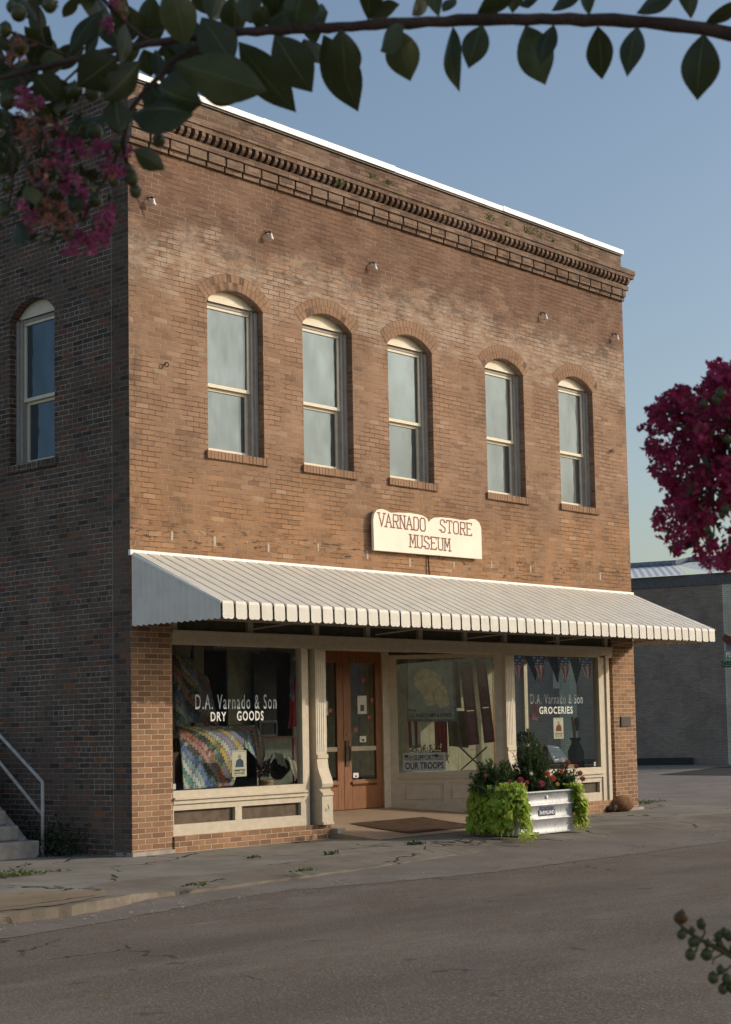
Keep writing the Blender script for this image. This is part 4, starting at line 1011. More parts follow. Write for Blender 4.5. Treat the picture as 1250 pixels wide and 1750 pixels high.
for k in range(17):
    x = q0.x + (q1.x - q0.x) * k / 17; s = (q1.x - q0.x) / 17; m.box(x + .004, x + s - .004, .5, .505, q0.z - .035, q0.z); m.box(x + s * .3, x + s * .7, .501, .506, q0.z - .055, q0.z - .035)
tag(m.build('lace_trim', plain('pinkish_lace', (.36, .30, .36), .9), None, loc=q0), 'strip of pink lace trim hanging at the top of the left shop window', 'lace trim')
# small white card at both windows
for x0, lab in ((.70, 'small white card in the lower left corner of the left shop window'), (9.93, 'small white card in the lower right corner of the right shop window')):
    tag(MB().box(x0, x0 + .06, .06, .062, .79, .86).build('card', 'white', None, loc=(x0, .06, .79)), lab, 'card', 'small white window cards')

# --- angled window (seen right of the doors)
ps = thing('large_poster', 'large teal war stamps poster hanging in the angled window', 'poster', tuple(spl(735, 1233, .1)))
c = [spl(*p, .1) for p in ((694, 1115), (775, 1115), (782, 1233), (696, 1233))]
def quad(pts, mat, name, par, off):   # flat board facing the entry
    o_ = SN * off; f = [p + o_ for p in pts]; b_ = [p + o_ - SN * .006 for p in pts]; n = len(f)
    return MB().add(f + b_, [tuple(range(n)), tuple(range(n, 2 * n))[::-1]] + [(i, n + i, n + (i + 1) % n, (i + 1) % n) for i in range(n)]).build(name, mat, par)
quad(c, M['greycloth'], 'poster_border', ps, 0)
ci = [spl(*p, .1) for p in ((697, 1119), (772, 1119), (777, 1229), (699, 1229))]; quad(ci, 'teal', 'poster_ground', ps, .009)
def S2(a, b): return spl(695 + a * 80, 1115 + b * 118, .1)
for sh, mt in ((((.15, .35), (.3, .22), (.55, .25), (.75, .35), (.72, .55), (.55, .6), (.62, .75), (.42, .78), (.35, .6), (.18, .5)), 'yellowish'), (((.6, .45), (.85, .5), (.93, .75), (.75, .82), (.6, .7)), 'yellowish')):
    m = MB(); m.add([S2(*p) + SN * (.0115 if sh[0][0] < .5 else .0125) for p in sh], [tuple(range(len(sh)))]); m.build('pale_shape', mt, ps)
m = MB(); uu_ = SU
for txt, a, b, wd, hh in (('and maybe', .2, .09, .36, .035), ("you'll keep a lot - YOU", .22, .15, .70, .045), ('Buy', .07, .86, .14, .04), ('U.S. WAR STAMPS & BONDS', .07, .945, .86, .055)):
    m.text(txt, S2(a, b) + SN * .014, uu_, (0, 0, 1), wd * .78, hh * 1.12, .02, .0)
m.build('print', 'ink', ps)
# support our troops sign
sp_ = thing('window_sign', 'white window sign reading SUPPORT OUR TROOPS with two small flags', 'sign', tuple(spl(723, 1318, .08)))
c = [spl(*p, .075) for p in ((690, 1287), (756, 1285), (758, 1318), (692, 1318))]; zb = .815; zt = 1.105
a_, b_ = SA + SU * .225 - SN * .075, SA + SU * .90 - SN * .075
quad([Vector((a_.x, a_.y, zt)), Vector((b_.x, b_.y, zt)), Vector((b_.x, b_.y, zb)), Vector((a_.x, a_.y, zb))], 'white', 'card', sp_, 0)
m = MB(); m.text('SUPPORT', Vector((a_.x, a_.y, .985)) + SU * .17 + SN * .002, SU, (0, 0, 1), .33, .085, .02, .001); m.text('OUR TROOPS', Vector((a_.x, a_.y, .845)) + SU * .03 + SN * .002, SU, (0, 0, 1), .615, .11, .03, .001); m.build('print', 'navy', sp_)
for k in (.02, .50):
    o_ = Vector((a_.x, a_.y, .995)) + SU * k + SN * .002
    m = MB()
    for r_ in range(4): m.add([o_ + Vector((0, 0, r_ * .02)), o_ + SU * .14 + Vector((0, 0, r_ * .02 - .01)), o_ + SU * .14 + Vector((0, 0, r_ * .02)), o_ + Vector((0, 0, r_ * .02 + .01))], [(0, 1, 2, 3)])
    m.build('flag_stripes', 'red', sp_)
    MB().add([o_ + SN * .001 + Vector((0, 0, .04)), o_ + SN * .001 + SU * .06 + Vector((0, 0, .04)), o_ + SN * .001 + SU * .06 + Vector((0, 0, .08)), o_ + SN * .001 + Vector((0, 0, .08))], [(0, 1, 2, 3)]).build('flag_canton', 'navy', sp_)
# louvred shutters
def shutter(p0, p1, p2, p3, lab, off):
    c = [spl(*p, off) for p in (p0, p1, p2, p3)]; t = thing('louvred_shutter', lab, 'shutter', tuple(c[3]), 'maroon louvred shutters in the angled window')
    TL_, TR_, BR_, BL_ = c; m = MB(); wv = (TR_ - TL_); lv = (BL_ - TL_); wd = wv.normalized() * .035
    m.obox(TL_, wd, lv, -SN * .03); m.obox(TR_ - wd, wd, lv, -SN * .03)
    for k in (0, .55, .97): m.obox(TL_ + wd + lv * k, wv - wd * 2, lv * .03, -SN * .03)
    m.build('shutter_frame', 'maroon', t); s = MB(); nl = 44
    for k in range(nl):
        f = .03 + .94 * (k + .3) / nl
        if .53 < f < .59: continue
        s.obox(TL_ + wd + lv * f - SN * .005, wv - wd * 2, lv.normalized() * .004 - SN * .0, lv.normalized() * .028 - SN * .02)
    s.build('louvres', plain('louvre_sheen', (.34, .16, .17), .45, var=.3), t)  # grey pink reflected light put into the louvre colour
shutter((786, 1133), (806, 1131), (820, 1272), (800, 1274), 'left of the two leaning maroon shutters', .42)
shutter((812, 1126), (830, 1124), (846, 1268), (828, 1270), 'right of the two leaning maroon shutters', .62)
shutter((774, 1131), (783, 1131), (788, 1210), (780, 1210), 'narrow maroon shutter edge half hidden by the large poster', .55)
# camp stool
t = thing('camp_stool', 'folding camp stool with dark seat in the angled window', 'stool', tuple(spl(808, 1318, .35)))
a, b = spl(784, 1275, .3), spl(832, 1277, .45)
m = MB(); m.grid(lambda u, v: a.lerp(b, u) + Vector((.0, .0, -.05 * math.sin(math.pi * u))) - SN * .25 * v, 8, 3); o = m.build('seat', 'oldwood', t, True)
m = MB()
for d in (0, .25):
    m.tube([a - SN * d, spl(826, 1315, .4) - SN * d], .012, 6); m.tube([b - SN * d, spl(788, 1316, .35) - SN * d], .012, 6)
m.build('crossed_legs', 'oldwood', t)
# cotton bouquet, uniform, hanging flag
m = MB()
for k in range(46):
    p = spl(random.uniform(700, 754), random.uniform(1272, 1287), random.uniform(.15, .3)); m.ball(p, random.uniform(.012, .024), n=6, m_=4)
for k in range(10): p = spl(random.uniform(762, 768), random.uniform(1288, 1305), .2); m.ball(p, .018, n=6, m_=4)
t = thing('cotton_bouquet', 'bunch of pale cotton bolls behind the troops sign', 'bouquet', tuple(spl(725, 1300, .22))); m.build('bolls', 'cotton', t, True)
m = MB()
for k in range(30): m.tube([spl(random.uniform(715, 735), 1300, .22), spl(random.uniform(700, 754), random.uniform(1270, 1285), .22)], .003, 4)
m.build('twigs', 'oldwood', t)
t = thing('khaki_uniform', 'khaki uniform jacket hanging behind the poster beside the shutters', 'uniform', tuple(spl(785, 1260, .8)))
a, b, c_, d_ = spl(764, 1215, .8), spl(796, 1215, .8), spl(768, 1275, .7), spl(802, 1278, .7)
MB().grid(lambda u, v: a.lerp(b, u).lerp(c_.lerp(d_, u), v) + SN * .03 * math.sin(u * 15), 14, 10).build('jacket', 'khaki', t, True)
t = thing('hanging_flag', 'red and white striped flag hanging below the large poster', 'flag', tuple(spl(706, 1270, .4)))
for k in range(4):
    a, b = spl(697 + k * 5.5, 1225, .4), spl(702 + k * 5.5, 1225, .4); c_, d_ = spl(700 + k * 5, 1278, .4), spl(705 + k * 5, 1278, .4)
    MB().grid(lambda u, v: a.lerp(b, u).lerp(c_.lerp(d_, u), v) + SN * .012 * math.sin(u * 6 + k), 4, 6).build('stripe', 'red' if k % 2 == 0 else 'white', t, True)
t = thing('red_drape', 'dark red drape hanging behind the cotton bouquet', 'drape', tuple(spl(752, 1290, .7)))
a, b, c_, d_ = spl(742, 1220, .7), spl(764, 1220, .7), spl(745, 1300, .7), spl(766, 1300, .7)
MB().grid(lambda u, v: a.lerp(b, u).lerp(c_.lerp(d_, u), v) + SN * .02 * math.sin(u * 20), 14, 6).build('cloth', 'red', t, True)

# --- groceries window
for i, (px0, px1, ptx, ptz, lab) in enumerate(((876, 897, 885, 1168, 'leftmost stars and stripes pennant, beside the pilaster'), (911, 936, 923, 1166, 'second stars and stripes pennant from the left'), (953, 977, 965, 1166, 'third stars and stripes pennant from the left'), (989, 1013, 1004, 1167, 'rightmost stars and stripes pennant'))):
    y = .13; a, b, t_ = fac(px0, 1113, y), fac(px1, 1114, y), fac(ptx, ptz, y); a.z = b.z = 2.63
    m = MB(); m.grid(lambda u, v: a.lerp(b, u).lerp(t_.lerp(t_ + Vector((.02, 0, 0)), u), v) + Vector((0, .016 * math.sin(u * 20 + v * 5) * (1 - .3 * v), 0)), 16, 12)
    tag(m.build('pennant', 'bunting', None, True, loc=a), lab, 'pennant', 'stars and stripes pennants in the groceries window')
for i, (px0, px1, ptx, ptz, lab) in enumerate(((896, 928, 915, 1162, 'plain brown pennant behind the first two striped ones'), (934, 962, 953, 1166, 'plain brown pennant between the second and third striped ones'), (972, 1000, 985, 1168, 'plain brown pennant between the last two striped ones'))):
    y = .30; a, b, t_ = fac(px0, 1112, y), fac(px1, 1114, y), fac(ptx, ptz, y); a.z = b.z = 2.66
    m = MB(); m.grid(lambda u, v: a.lerp(b, u).lerp(t_.lerp(t_ + Vector((.02, 0, 0)), u), v) + Vector((0, .01 * math.sin(u * 14), 0)), 10, 8)
    tag(m.build('pennant', plain('brown_cloth', (.085, .045, .03), .9), None, True, loc=a), lab, 'pennant', 'plain pennants hanging behind the striped ones')
# milk can with cattails
c = fac(985, 1306, .42); c.z = .725; t = thing('milk_can', 'dark old milk can holding cattails in the groceries window', 'milk can', tuple(c))
zt = fac(985, 1253, .42).z
MB().lathe(c, [(.135, 0), (.14, .02), (.14, .30), (.135, .33), (.085, .43), (.07, .46), (.075, .50), (.105, .53), (.105, .55), (.07, .55)], 24).build('can_body', 'darkiron', t, True)
m = MB(); m.tube([c + Vector((0, 0, .5)), c + Vector((.02, 0, .75))], .006, 5); m.ball(c + Vector((.04, .0, .78)), .055, .055, .12, 10, 8); m.build('cattail', 'cattail', t, True)
m = MB(); a = c + Vector((-.03, 0, .5)); m.tube([a, a + Vector((-.07, -.05, .22)), a + Vector((-.16, -.08, .40))], [.012, .03, .022], 6); m.build('cattail', M['khaki'], t, True)
# potted dark flowers on a red stand
c = fac(897, 1262, .6); t = thing('potted_flowers', 'dark dried flowers in a pot at the left of the groceries window', 'dried flowers', tuple(c)); m = MB()
for k in range(420): v = rv() * random.uniform(.02, .17); leaflet(m, c + Vector((v.x * 1.1, v.y, v.z * .8)), rv(), .05, .018, rv())
m.build('blooms', plain('near_black_blooms', (.03, .015, .015), .9, var=.4, sc_=40), t)
MB().lathe(c + Vector((0, 0, -.28)), [(.05, 0), (.075, .14), (.08, .15)], 14).build('pot', 'oldwood', t, True)
a, b = fac(880, 1275, .65), fac(925, 1300, .65); tag(MB().box(a.x, b.x, .5, .8, .725, a.z - .02).build('display_box', 'maroon', None, loc=(a.x, .5, .725)), 'dark maroon box under the dried flowers in the groceries window', 'box')
t = thing('small_flag', 'small striped flag on a stick in the groceries window', 'flag', tuple(fac(905, 1250, .45)))
a, b, c_, d_ = fac(909, 1203, .45), fac(917, 1203, .45), fac(906, 1228, .45), fac(920, 1232, .45)
for k in range(5):
    p, q_, r_, s_ = [a.lerp(b, k / 5), a.lerp(b, (k + 1) / 5), c_.lerp(d_, (k + 1) / 5), c_.lerp(d_, k / 5)]; MB().add([p, q_, r_, s_], [(0, 3, 2, 1)]).build('stripe', 'red' if k % 2 == 0 else 'greycloth', t)
MB().tube([fac(907, 1195, .46), fac(903, 1262, .46)], .005, 5).build('stick', 'lightwood', t)
t = thing('open_booklet', 'blue and white booklet propped at the bottom of the groceries window', 'booklet', tuple(fac(955, 1300, .3)))
a, b, c_, d_ = fac(934, 1273, .45), fac(955, 1275, .5), fac(972, 1300, .2), fac(948, 1304, .18)
MB().add([a, b, c_, d_], [(0, 3, 2, 1)]).build('cover', M['greycloth'], t)
m = MB()
for k in range(5): p = a.lerp(d_, .1 + .18 * k); q_ = b.lerp(c_, .1 + .18 * k); dn = (d_ - a) * .07; up_ = Vector((0, -.003, .003)); m.add([p.lerp(q_, .1) + up_, p.lerp(q_, .9) + up_, p.lerp(q_, .9) + dn + up_, p.lerp(q_, .1) + dn + up_], [(0, 3, 2, 1)])
m.build('print', 'white', t)
a = fac(968, 1300, .25); tag(MB().box(a.x - .06, a.x + .16, .2, .35, .725, .83).build('wooden_block', 'lightwood', None, loc=(a.x, .2, .725)), 'pale brown block beside the milk can foot', 'block')
# door stickers
def star(px, py, lab, r_=.06):
    p = fac(px, py, 1.51); pts = [(p.x + (r_ if k % 2 == 0 else r_ * .38) * math.sin(k * math.pi / 5), 1.51, p.z + (r_ if k % 2 == 0 else r_ * .38) * math.cos(k * math.pi / 5)) for k in range(10)]
    m = MB(); m.add([(p.x, 1.509, p.z)] + pts, [(0, 1 + k, 1 + (k + 1) % 10) for k in range(10)]); tag(m.build('paper_star', 'pinkstar', None, loc=p), lab, 'paper star', 'pink paper stars on the door glass')
star(621, 1163, 'topmost pink paper star on the right door glass'); star(636, 1196, 'pink paper star right of the white notice on the right door'); star(631, 1226, 'pink paper star below the white notice on the right door'); star(608, 1247, 'lowest pink paper star on the right door glass'); star(565, 1214, 'pink paper star on the left door glass')
def note(p0, p1, lab):
    a, b = fac(*p0, 1.508), fac(*p1, 1.508); t = thing('door_notice', lab, 'notice', (a.x, 1.508, b.z), 'paper notices on the doors'); MB().box(a.x, b.x, 1.506, 1.509, b.z, a.z).build('sheet', 'white', t)
    w_ = b.x - a.x; h_ = a.z - b.z
    MB().box(a.x + w_ * .3, b.x - w_ * .3, 1.5045, 1.5058, b.z + h_ * .15, b.z + h_ * .5).build('print', M['khaki'], t)
note((611, 1189), (627, 1220), 'tall white notice on the right door glass'); note((615, 1258), (626, 1268), 'small white notice above the push bar of the right door'); note((604, 1321), (613, 1329), 'tiny white sticker in the lower corner of the right door glass')
note((552, 1198), (561, 1222), 'upper pale notice on the left door glass'); note((552, 1229), (559, 1261), 'lower pale notice on the left door glass')

# ================================================================== GROUND THINGS
def mz(y): return .003 if y < -.95 else (.003 + (y + .95) * .082 / .95 if y < 0 else .085 + y * .177 / 1.52)
def onramp(px, py):
    z_ = .05
    for it_ in range(14): p = gnd(px, py, z_); z_ = .5 * z_ + .5 * (mz(p.y) + .01)
    return p
mA, mB_, mD = onramp(598, 1407), onramp(724, 1396), onramp(700, 1424); mC = mB_ + mD - mA
m = MB()
def mfn(u, v):
    p = mA.lerp(mB_, u).lerp(mD.lerp(mC, u), v); p.z = mz(p.y) + .012; return p
m.grid(mfn, 24, 24); o = m.build('door_mat', 'mat', None, loc=mA); tag(o, 'large dark brown coir mat in front of the shop doors', 'door mat')
# planter trough
TX0, TX1, TY0, TY1, TZ = 4.74, 6.10, -2.33, -1.50, .585
T = thing('trough_planter', 'galvanized steel stock trough used as a planter on the kerb', 'planter', ((TX0 + TX1) / 2, (TY0 + TY1) / 2, 0))
m = MB(); NR = 8; prof = [(0, .0), (.0, .03), (.012, .05), (.012, .18), (-.008, .195), (-.012, .205), (.012, .225), (.014, .37), (-.006, .385), (-.010, .395), (.014, .415), (.02, .555), (-.012, .565), (-.014, .585), (.006, .59)]
def rr(off, z):
    x0, x1, y0, y1 = TX0 + off, TX1 - off, TY0 + off, TY1 - off; r_ = .10; o = []
    for cx, cy, a in ((x1 - r_, y0 + r_, -90), (x1 - r_, y1 - r_, 0), (x0 + r_, y1 - r_, 90), (x0 + r_, y0 + r_, 180)):
        for k in range(5): t_ = R(a + k * 22.5); o.append((cx + r_ * math.cos(t_), cy + r_ * math.sin(t_), z))
    return o
rings = [rr(o_, z) for o_, z in prof] + [rr(.02, .58), rr(.025, .50)]
k = len(rings[0]); vs = [p for r_ in rings for p in r_]
m.add(vs, [(i * k + j_, i * k + (j_ + 1) % k, (i + 1) * k + (j_ + 1) % k, (i + 1) * k + j_) for i in range(len(rings) - 1) for j_ in range(k)] + [tuple(range((len(rings) - 1) * k, len(rings) * k))])
m.build('trough_body', 'galv', T, True)
MB().lathe((5.42, TY0 + .008, .50), [(.0, 0), (.022, 0), (.022, .008), (.01, .012)], 14, (0, -1, 0)).build('drain_plug', 'coping', T)
lb = MB(); lb.box(5.22, 5.60, TY0 + .005, TY0 + .0115, .245, .325); lo_ = lb.build('maker_label', M['navy'], T)
MB().text('FARMLAND', (5.24, TY0 + .003, .262), (1, 0, 0), (0, 0, 1), .34, .052, .03, .0).build('lettering', 'white', lo_)
MB().text('American', (5.24, TY0 + .003, .328), (1, 0, 0), (0, 0, 1), .34, .06, .03, .0).build('lettering', 'navy', lo_)
MB().box(TX0 + .05, TX1 - .05, TY0 + .05, TY1 - .05, .5, .53).build('soil', 'oldwood', T)

def vine_leaf(mb, p, d, up, s):
    p = Vector(p); d = Vector(d).normalized(); sd = d.cross(up)
    sd = sd.normalized() if sd.length > 1e-3 else Vector((1, 0, 0)); n = sd.cross(d).normalized()
    L = [(0, 0, 0), (-.30, .42, .10), (-.05, .50, .12), (.35, .30, .06), (1, 0, -.18), (.35, -.30, .06), (-.05, -.50, .12), (-.30, -.42, .10), (.3, 0, -.02)]
    vs = [p + d * a * s + sd * b * s + n * c_ * s for a, b, c_ in L]
    mb.add(vs, [(8, 0, 1), (8, 1, 2), (8, 2, 3), (8, 3, 4), (8, 4, 5), (8, 5, 6), (8, 6, 7), (8, 7, 0)])
def vine(name, lab, left, n, seed):
    random.seed(seed); cx = TX0 if left else TX1; sg = -1 if left else 1; ztop = .60
    t = thing(name, lab, 'vine', (cx, -1.95, 0), 'lime green vines spilling from the trough')
    m = MB(); st = MB()
    for k in range(int(n / 16)):
        if left:
            if random.random() < .8: st_p = Vector((cx + .03, random.uniform(TY0 + .02, TY1 - .05), ztop - .04)); outd = Vector((-1, random.uniform(-.35, .1), 0))
            else: st_p = Vector((cx + random.uniform(0, .10), TY0 + .04, ztop - .04)); outd = Vector((-.35, -1, 0))
        else:
            if random.random() < .5: st_p = Vector((cx - .03, random.uniform(TY0 + .02, TY1 - .3), ztop - .04)); outd = Vector((1, random.uniform(-.5, .1), 0))
            else: st_p = Vector((cx - random.uniform(0, .08), TY0 + .03, ztop - .04)); outd = Vector((.7, -1, 0))
        outd.normalize(); L = random.uniform(.35, 1.03) if random.random() < .6 else random.uniform(.85, 1.03); bul = random.uniform(.03, .16) if left else random.uniform(.02, .09); fl_ = random.uniform(.0, .16) if left else random.uniform(0, .14); pts = []
        for q in range(12):
            tt = q / 11; r_ = bul * math.sin(min(1, tt * 1.8) * math.pi / 2) + fl_ * tt * tt; z = ztop + .07 * math.sin(min(tt * 4, 1) * math.pi) - .02 - (ztop - .03) * L * tt ** 1.1
            pts.append(st_p + outd * (r_ + .02) + Vector((random.uniform(-.015, .015), random.uniform(-.015, .015), max(z, .02) - st_p.z)))
        st.tube(pts, .004, 4)
        for q in range(16):
            tt = random.random(); b = pts[int(tt * 11)]; d = outd * random.uniform(.1, .9) + Vector((random.uniform(-.7, .7), random.uniform(-.7, .4), random.uniform(-1.2, .1)))
            vine_leaf(m, b + Vector((random.uniform(-.05, .05), random.uniform(-.05, .05), random.uniform(-.03, .04))) + outd * random.uniform(-.02, .04), d, (outd + Vector((0, 0, .9)) + rv() * .6), random.uniform(.055, .105) * (1 if random.random() < .9 else .5))
    for k in range(int(n * .14)):
        b = Vector((cx - sg * random.random() * (.22 if left else .1), random.uniform(TY0, TY1 if left else TY1 - .3), ztop + random.uniform(0, .10 if left else .05)))
        vine_leaf(m, b, rv() + Vector((0, -.4, 0)), Vector((0, -.3, 1)) + rv() * .5, random.uniform(.05, .085))
    m.build('foliage', 'vine', t); st.build('stems', 'stem', t)
vine('sweet_potato_vine', 'large lime green vine covering the left end of the trough', True, 1700, 21)
vine('sweet_potato_vine', 'smaller lime green vine hanging over the right end of the trough', False, 620, 22)
def shrub(lab, c, rx, ry, rz, n, seed, L=.085, wd=.011):
    random.seed(seed); t = thing('leafy_plant', lab, 'plant', c, 'dark leafy plants in the trough'); m = MB(); st = MB(); c = Vector(c)
    for k in range(n // 26):
        v = rv(); v.z = abs(v.z); tip = c + Vector((v.x * rx, v.y * ry, v.z * rz)) * random.uniform(.65, 1.08); b = c + Vector((v.x * rx * .25, v.y * ry * .25, 0)); md = b.lerp(tip, .5) + Vector((0, 0, .04))
        pts = [b, md, tip]; st.tube(pts, .004, 4)
        for q in range(26):
            tt = random.uniform(.25, 1); p = b.lerp(md, tt * 2) if tt < .5 else md.lerp(tip, tt * 2 - 1); ang = rv(); d = (tip - b).normalized() * .7 + ang * .9
            leaflet(m, p, d, L * random.uniform(.6, 1.2), wd * random.uniform(.8, 1.3), Vector((0, 0, 1)) + rv() * .3)
    m.build('foliage', 'shrubleaf', t); st.build('stems', 'stem', t); return t
def fz(px, py, y, z=None): p = fac(px, py, y); return (p.x, p.y, z if z else p.z)
shrub('tall dark leafy plant in the middle of the trough', fz(908, 1340, -1.95, .56), .40, .30, .78, 5200, 31)
shrub('low spreading dark plant at the left of the trough', fz(845, 1340, -1.80, .58), .50, .28, .46, 3600, 32)
shrub('low leafy plant at the right of the trough between red flowers', fz(963, 1340, -2.05, .54), .32, .24, .34, 2400, 33, .07, .013)
random.seed(5)
FLW = [(971, 1303, 'flmar', .05, 'brick red flower at the top right of the trough'), (985, 1310, 'flmar', .042, 'brick red flower just right of the topmost one'), (936, 1322, 'flor', .05, 'orange red flower left of the brightest bloom'), (945, 1330, 'flor', .055, 'brightest orange red flower in the middle'), (960, 1318, 'flor', .04, 'small orange flower above the trough rim'), (992, 1321, 'flmar', .045, 'brick red flower at the far right, upper'), (996, 1331, 'flmar', .05, 'brick red flower at the far right, lower'),
       (926, 1339, 'flmag', .055, 'magenta flower hanging over the trough rim'), (890, 1333, 'flmag', .05, 'magenta flower left of the trough rim'), (898, 1346, 'flmag', .045, 'small magenta flower beside the lime vine'), (901, 1337, 'flmag', .035, 'tiny magenta bud beside the two left blooms'), (953, 1340, 'flyel', .035, 'yellow flower at the trough rim'), (962, 1299, 'flwhite', .04, 'cream flower above the brick red ones'), (908, 1322, 'flwhite', .03, 'cream flower in the dark foliage'), (984, 1358, 'flmar', .035, 'small red flower hanging beside the right vine'), (830, 1325, 'flmar', .03, 'small dull red flower above the lime vine'), (872, 1336, 'flmar', .03, 'dull red flower at the edge of the lime vine')]
for px, py, mt, r_, lab in FLW:
    c = fac(px, py, -2.30); t = thing('flower', lab, 'flower', tuple(c), 'flowers in the trough'); m = MB(); ax = Vector((-.5, -.75, .45)).normalized(); a_ = ax.orthogonal().normalized(); b_ = ax.cross(a_)
    for ring, (k_, rad, lift) in enumerate(((9, 1., .1), (8, .72, .35), (6, .42, .6))):
        for k in range(k_):
            th = 2 * math.pi * k / k_ + ring; d = a_ * math.cos(th) + b_ * math.sin(th); s = ax.cross(d); o_ = c + ax * r_ * lift * .3
            m.add([o_, o_ + d * r_ * rad * .6 + s * r_ * .26 + ax * r_ * lift * .3, o_ + d * r_ * rad + ax * r_ * lift * .2 * random.uniform(-1, 1.5), o_ + d * r_ * rad * .6 - s * r_ * .26 + ax * r_ * lift * .3], [(0, 1, 2, 3)])
    m.build('petals', mt, t); MB().tube([c - ax * .005, c - ax * .03 - Vector((0, 0, .05)), c + Vector((.03, .12, -.16))], .004, 5).build('stem', 'stem', t)
# sprig creeping from the trough foot
m = MB(); random.seed(8)
for k in range(46): p = gnd(random.uniform(888, 918), random.uniform(1431, 1437), 0); p.z = random.uniform(.0, .09); vine_leaf(m, p, rv(), Vector((0, 0, 1)), .07)
tag(m.build('vine_sprig', 'vine', None, loc=gnd(900, 1434, 0)), 'loose lime green sprig lying on the kerb at the trough foot', 'sprig')
# brown sack at the right pier
c = gnd(1048, 1386, 0); t = thing('stuffed_sack', 'rounded brown stuffed sack lying at the foot of the right pier', 'sack', tuple(c)); m = MB()
random.seed(3); m.ball(c + Vector((.02, -.18, .125)), .25, .19, .15, 24, 14)
o = m.build('sack_body', 'sack', t, True)
m = MB(); m.ball(c + Vector((-.30, -.16, .055)), .12, .09, .055, 14, 8, .06); m.tube([c + Vector((-.22, -.2, .07)), c + Vector((-.3, -.24, .10)), c + Vector((-.36, -.22, .03))], [.05, .035, .02], 8); m.build('sack_neck', 'oldwood', t, True)

# weeds and litter on the sidewalk
def tuft(px, py, z, n, h, sp, lab, mat='weed'):
    c = gnd(px, py, z); m = MB(); blade_clump(m, c, n, h, sp, .007)
    for k in range(n * 2): leaflet(m, c + Vector((random.uniform(-sp, sp), random.uniform(-sp * .6, sp * .6), random.uniform(0, h * .5))), rv() + Vector((0, 0, .6)), .05, .012, rv())
    tag(m.build('grass_tuft', mat, None, loc=c), lab, 'grass tuft', 'tufts of weeds on the pavement')
random.seed(14)
tuft(15, 1497, 0, 90, .035, .4, 'flat yellow green grass patch at the left edge of the sidewalk'); tuft(567, 1460, 0, 22, .03, .09, 'small weed on the sidewalk edge near the entry'); tuft(432, 1466, 0, 14, .02, .07, 'flat weed on the sidewalk below the left shop window')
tuft(345, 1513, -.02, 14, .02, .10, 'weed in the kerb crack below the pier'); tuft(520, 1489, -.02, 18, .018, .13, 'weed in the kerb crack left of the entry'); tuft(710, 1443, 0, 34, .03, .14, 'dark green weed at the kerb in front of the mat', 'darkweed'); tuft(1108, 1373, 0, 60, .08, .4, 'weeds at the kerb behind the right pier')
tuft(222, 1463, 0, 20, .06, .08, 'tiny weed at the foot of the building corner')
def litter(px, py, lab):
    c = gnd(px, py, .0); m = MB()
    for k in range(7): leaflet(m, c + Vector((random.uniform(-.09, .09), random.uniform(-.05, .05), .01)), rv() * Vector((1, 1, .3)), .08, .02, Vector((0, 0, 1)))
    tag(m.build('dead_leaves', plain('dry_leaf', (.05, .035, .022), .9), None, loc=c), lab, 'dead leaves', 'dead leaves on the sidewalk')
litter(43, 1481, 'dead leaves on the sidewalk near the steps'); litter(102, 1489, 'dark dead leaves in the middle of the sidewalk'); litter(26, 1491, 'dead leaves beside the grass patch')
# gravel along the gutter
random.seed(9); m = MB()
def stone(mb, c, r_):
    o = Vector(c); vs = [o + Vector((random.uniform(.6, 1) * r_ * x, random.uniform(.6, 1) * r_ * y, max(0, z * r_ * .7))) for x, y, z in ((1, 0, 0), (0, 1, 0), (-1, 0, 0), (0, -1, 0), (0, 0, 1))]
    mb.add(vs, [(0, 1, 4), (1, 2, 4), (2, 3, 4), (3, 0, 4)])
for k in range(900):
    x = random.uniform(-5.5, 11.5); y = -4.35 + random.gauss(0, .28) + (.25 if -3 < x < 0 else 0)
    if x > 6.5 and random.random() < .5: y += .3
    r_ = random.choice((.006, .008, .010, .014, .018)) * (1.25 if random.random() < .1 else 1)
    stone(m, (x, y, -.105 if y > -4.4 else -.125), r_)
for k in range(260): p = gnd(random.gauss(1210, 30), random.gauss(1416, 4), -.1); stone(m, p, random.choice((.012, .02, .028)))
for k in range(500): stone(m, (random.uniform(-7, 10), random.uniform(-9, -5), -.13), .006)
tag(m.build('gravel', 'gravel'), 'pale loose gravel scattered along the gutter', 'gravel', None, 'stuff')

# ================================================================== STEPS AND HANDRAIL
ST = thing('concrete_steps', 'concrete steps with a sloping side kerb along the shaded left wall', 'steps', (-1.2, 1.2, 0))
for k in range(9):
    y0 = 1.18 + k * .27; o = MB().box(-2.3, -.62 if k else -.5, y0, 4.0, -.05 if k == 0 else .2 + (k - 1) * .185 + .003, .2 + k * .185)
    bevel(o.build('step', 'concrete', ST), .02, 3)
m = MB(); m.prism([(-.62, 1.45, .19), (-.62, 4.2, 2.07), (-.62, 4.2, .0), (-.62, 1.45, .0)], (0, 0, 0), (.14, 0, 0)); m.build('side_kerb', 'concrete', ST)
HR = thing('handrail', 'grey painted pipe handrail with two sloping rails beside the steps', 'handrail', (-.40, 1.1, 0))
q0 = sid(73, 1337, -.40); q1 = sid(0, 1257, -.40); q2 = sid(73, 1436, -.40); l0 = sid(72, 1392, -.40); l1 = sid(0, 1303, -.40)
m = MB(); m.tube([(q0.x, q0.y, 0), (q0.x, q0.y, .12)], .030, 8); m.tube([(q0.x, q0.y, .12), (q0.x, q0.y, q0.z)], .0225, 10); m.build('post', 'rail', HR, True)
def ext(a, b, k): return a + (b - a) * k
m = MB(); m.tube([(q0.x, q0.y, q0.z - .01), q0 + Vector((0, .01, .01)), ext(q0, q1, 3)], .0225, 10); m.build('rail', 'rail', HR, True)
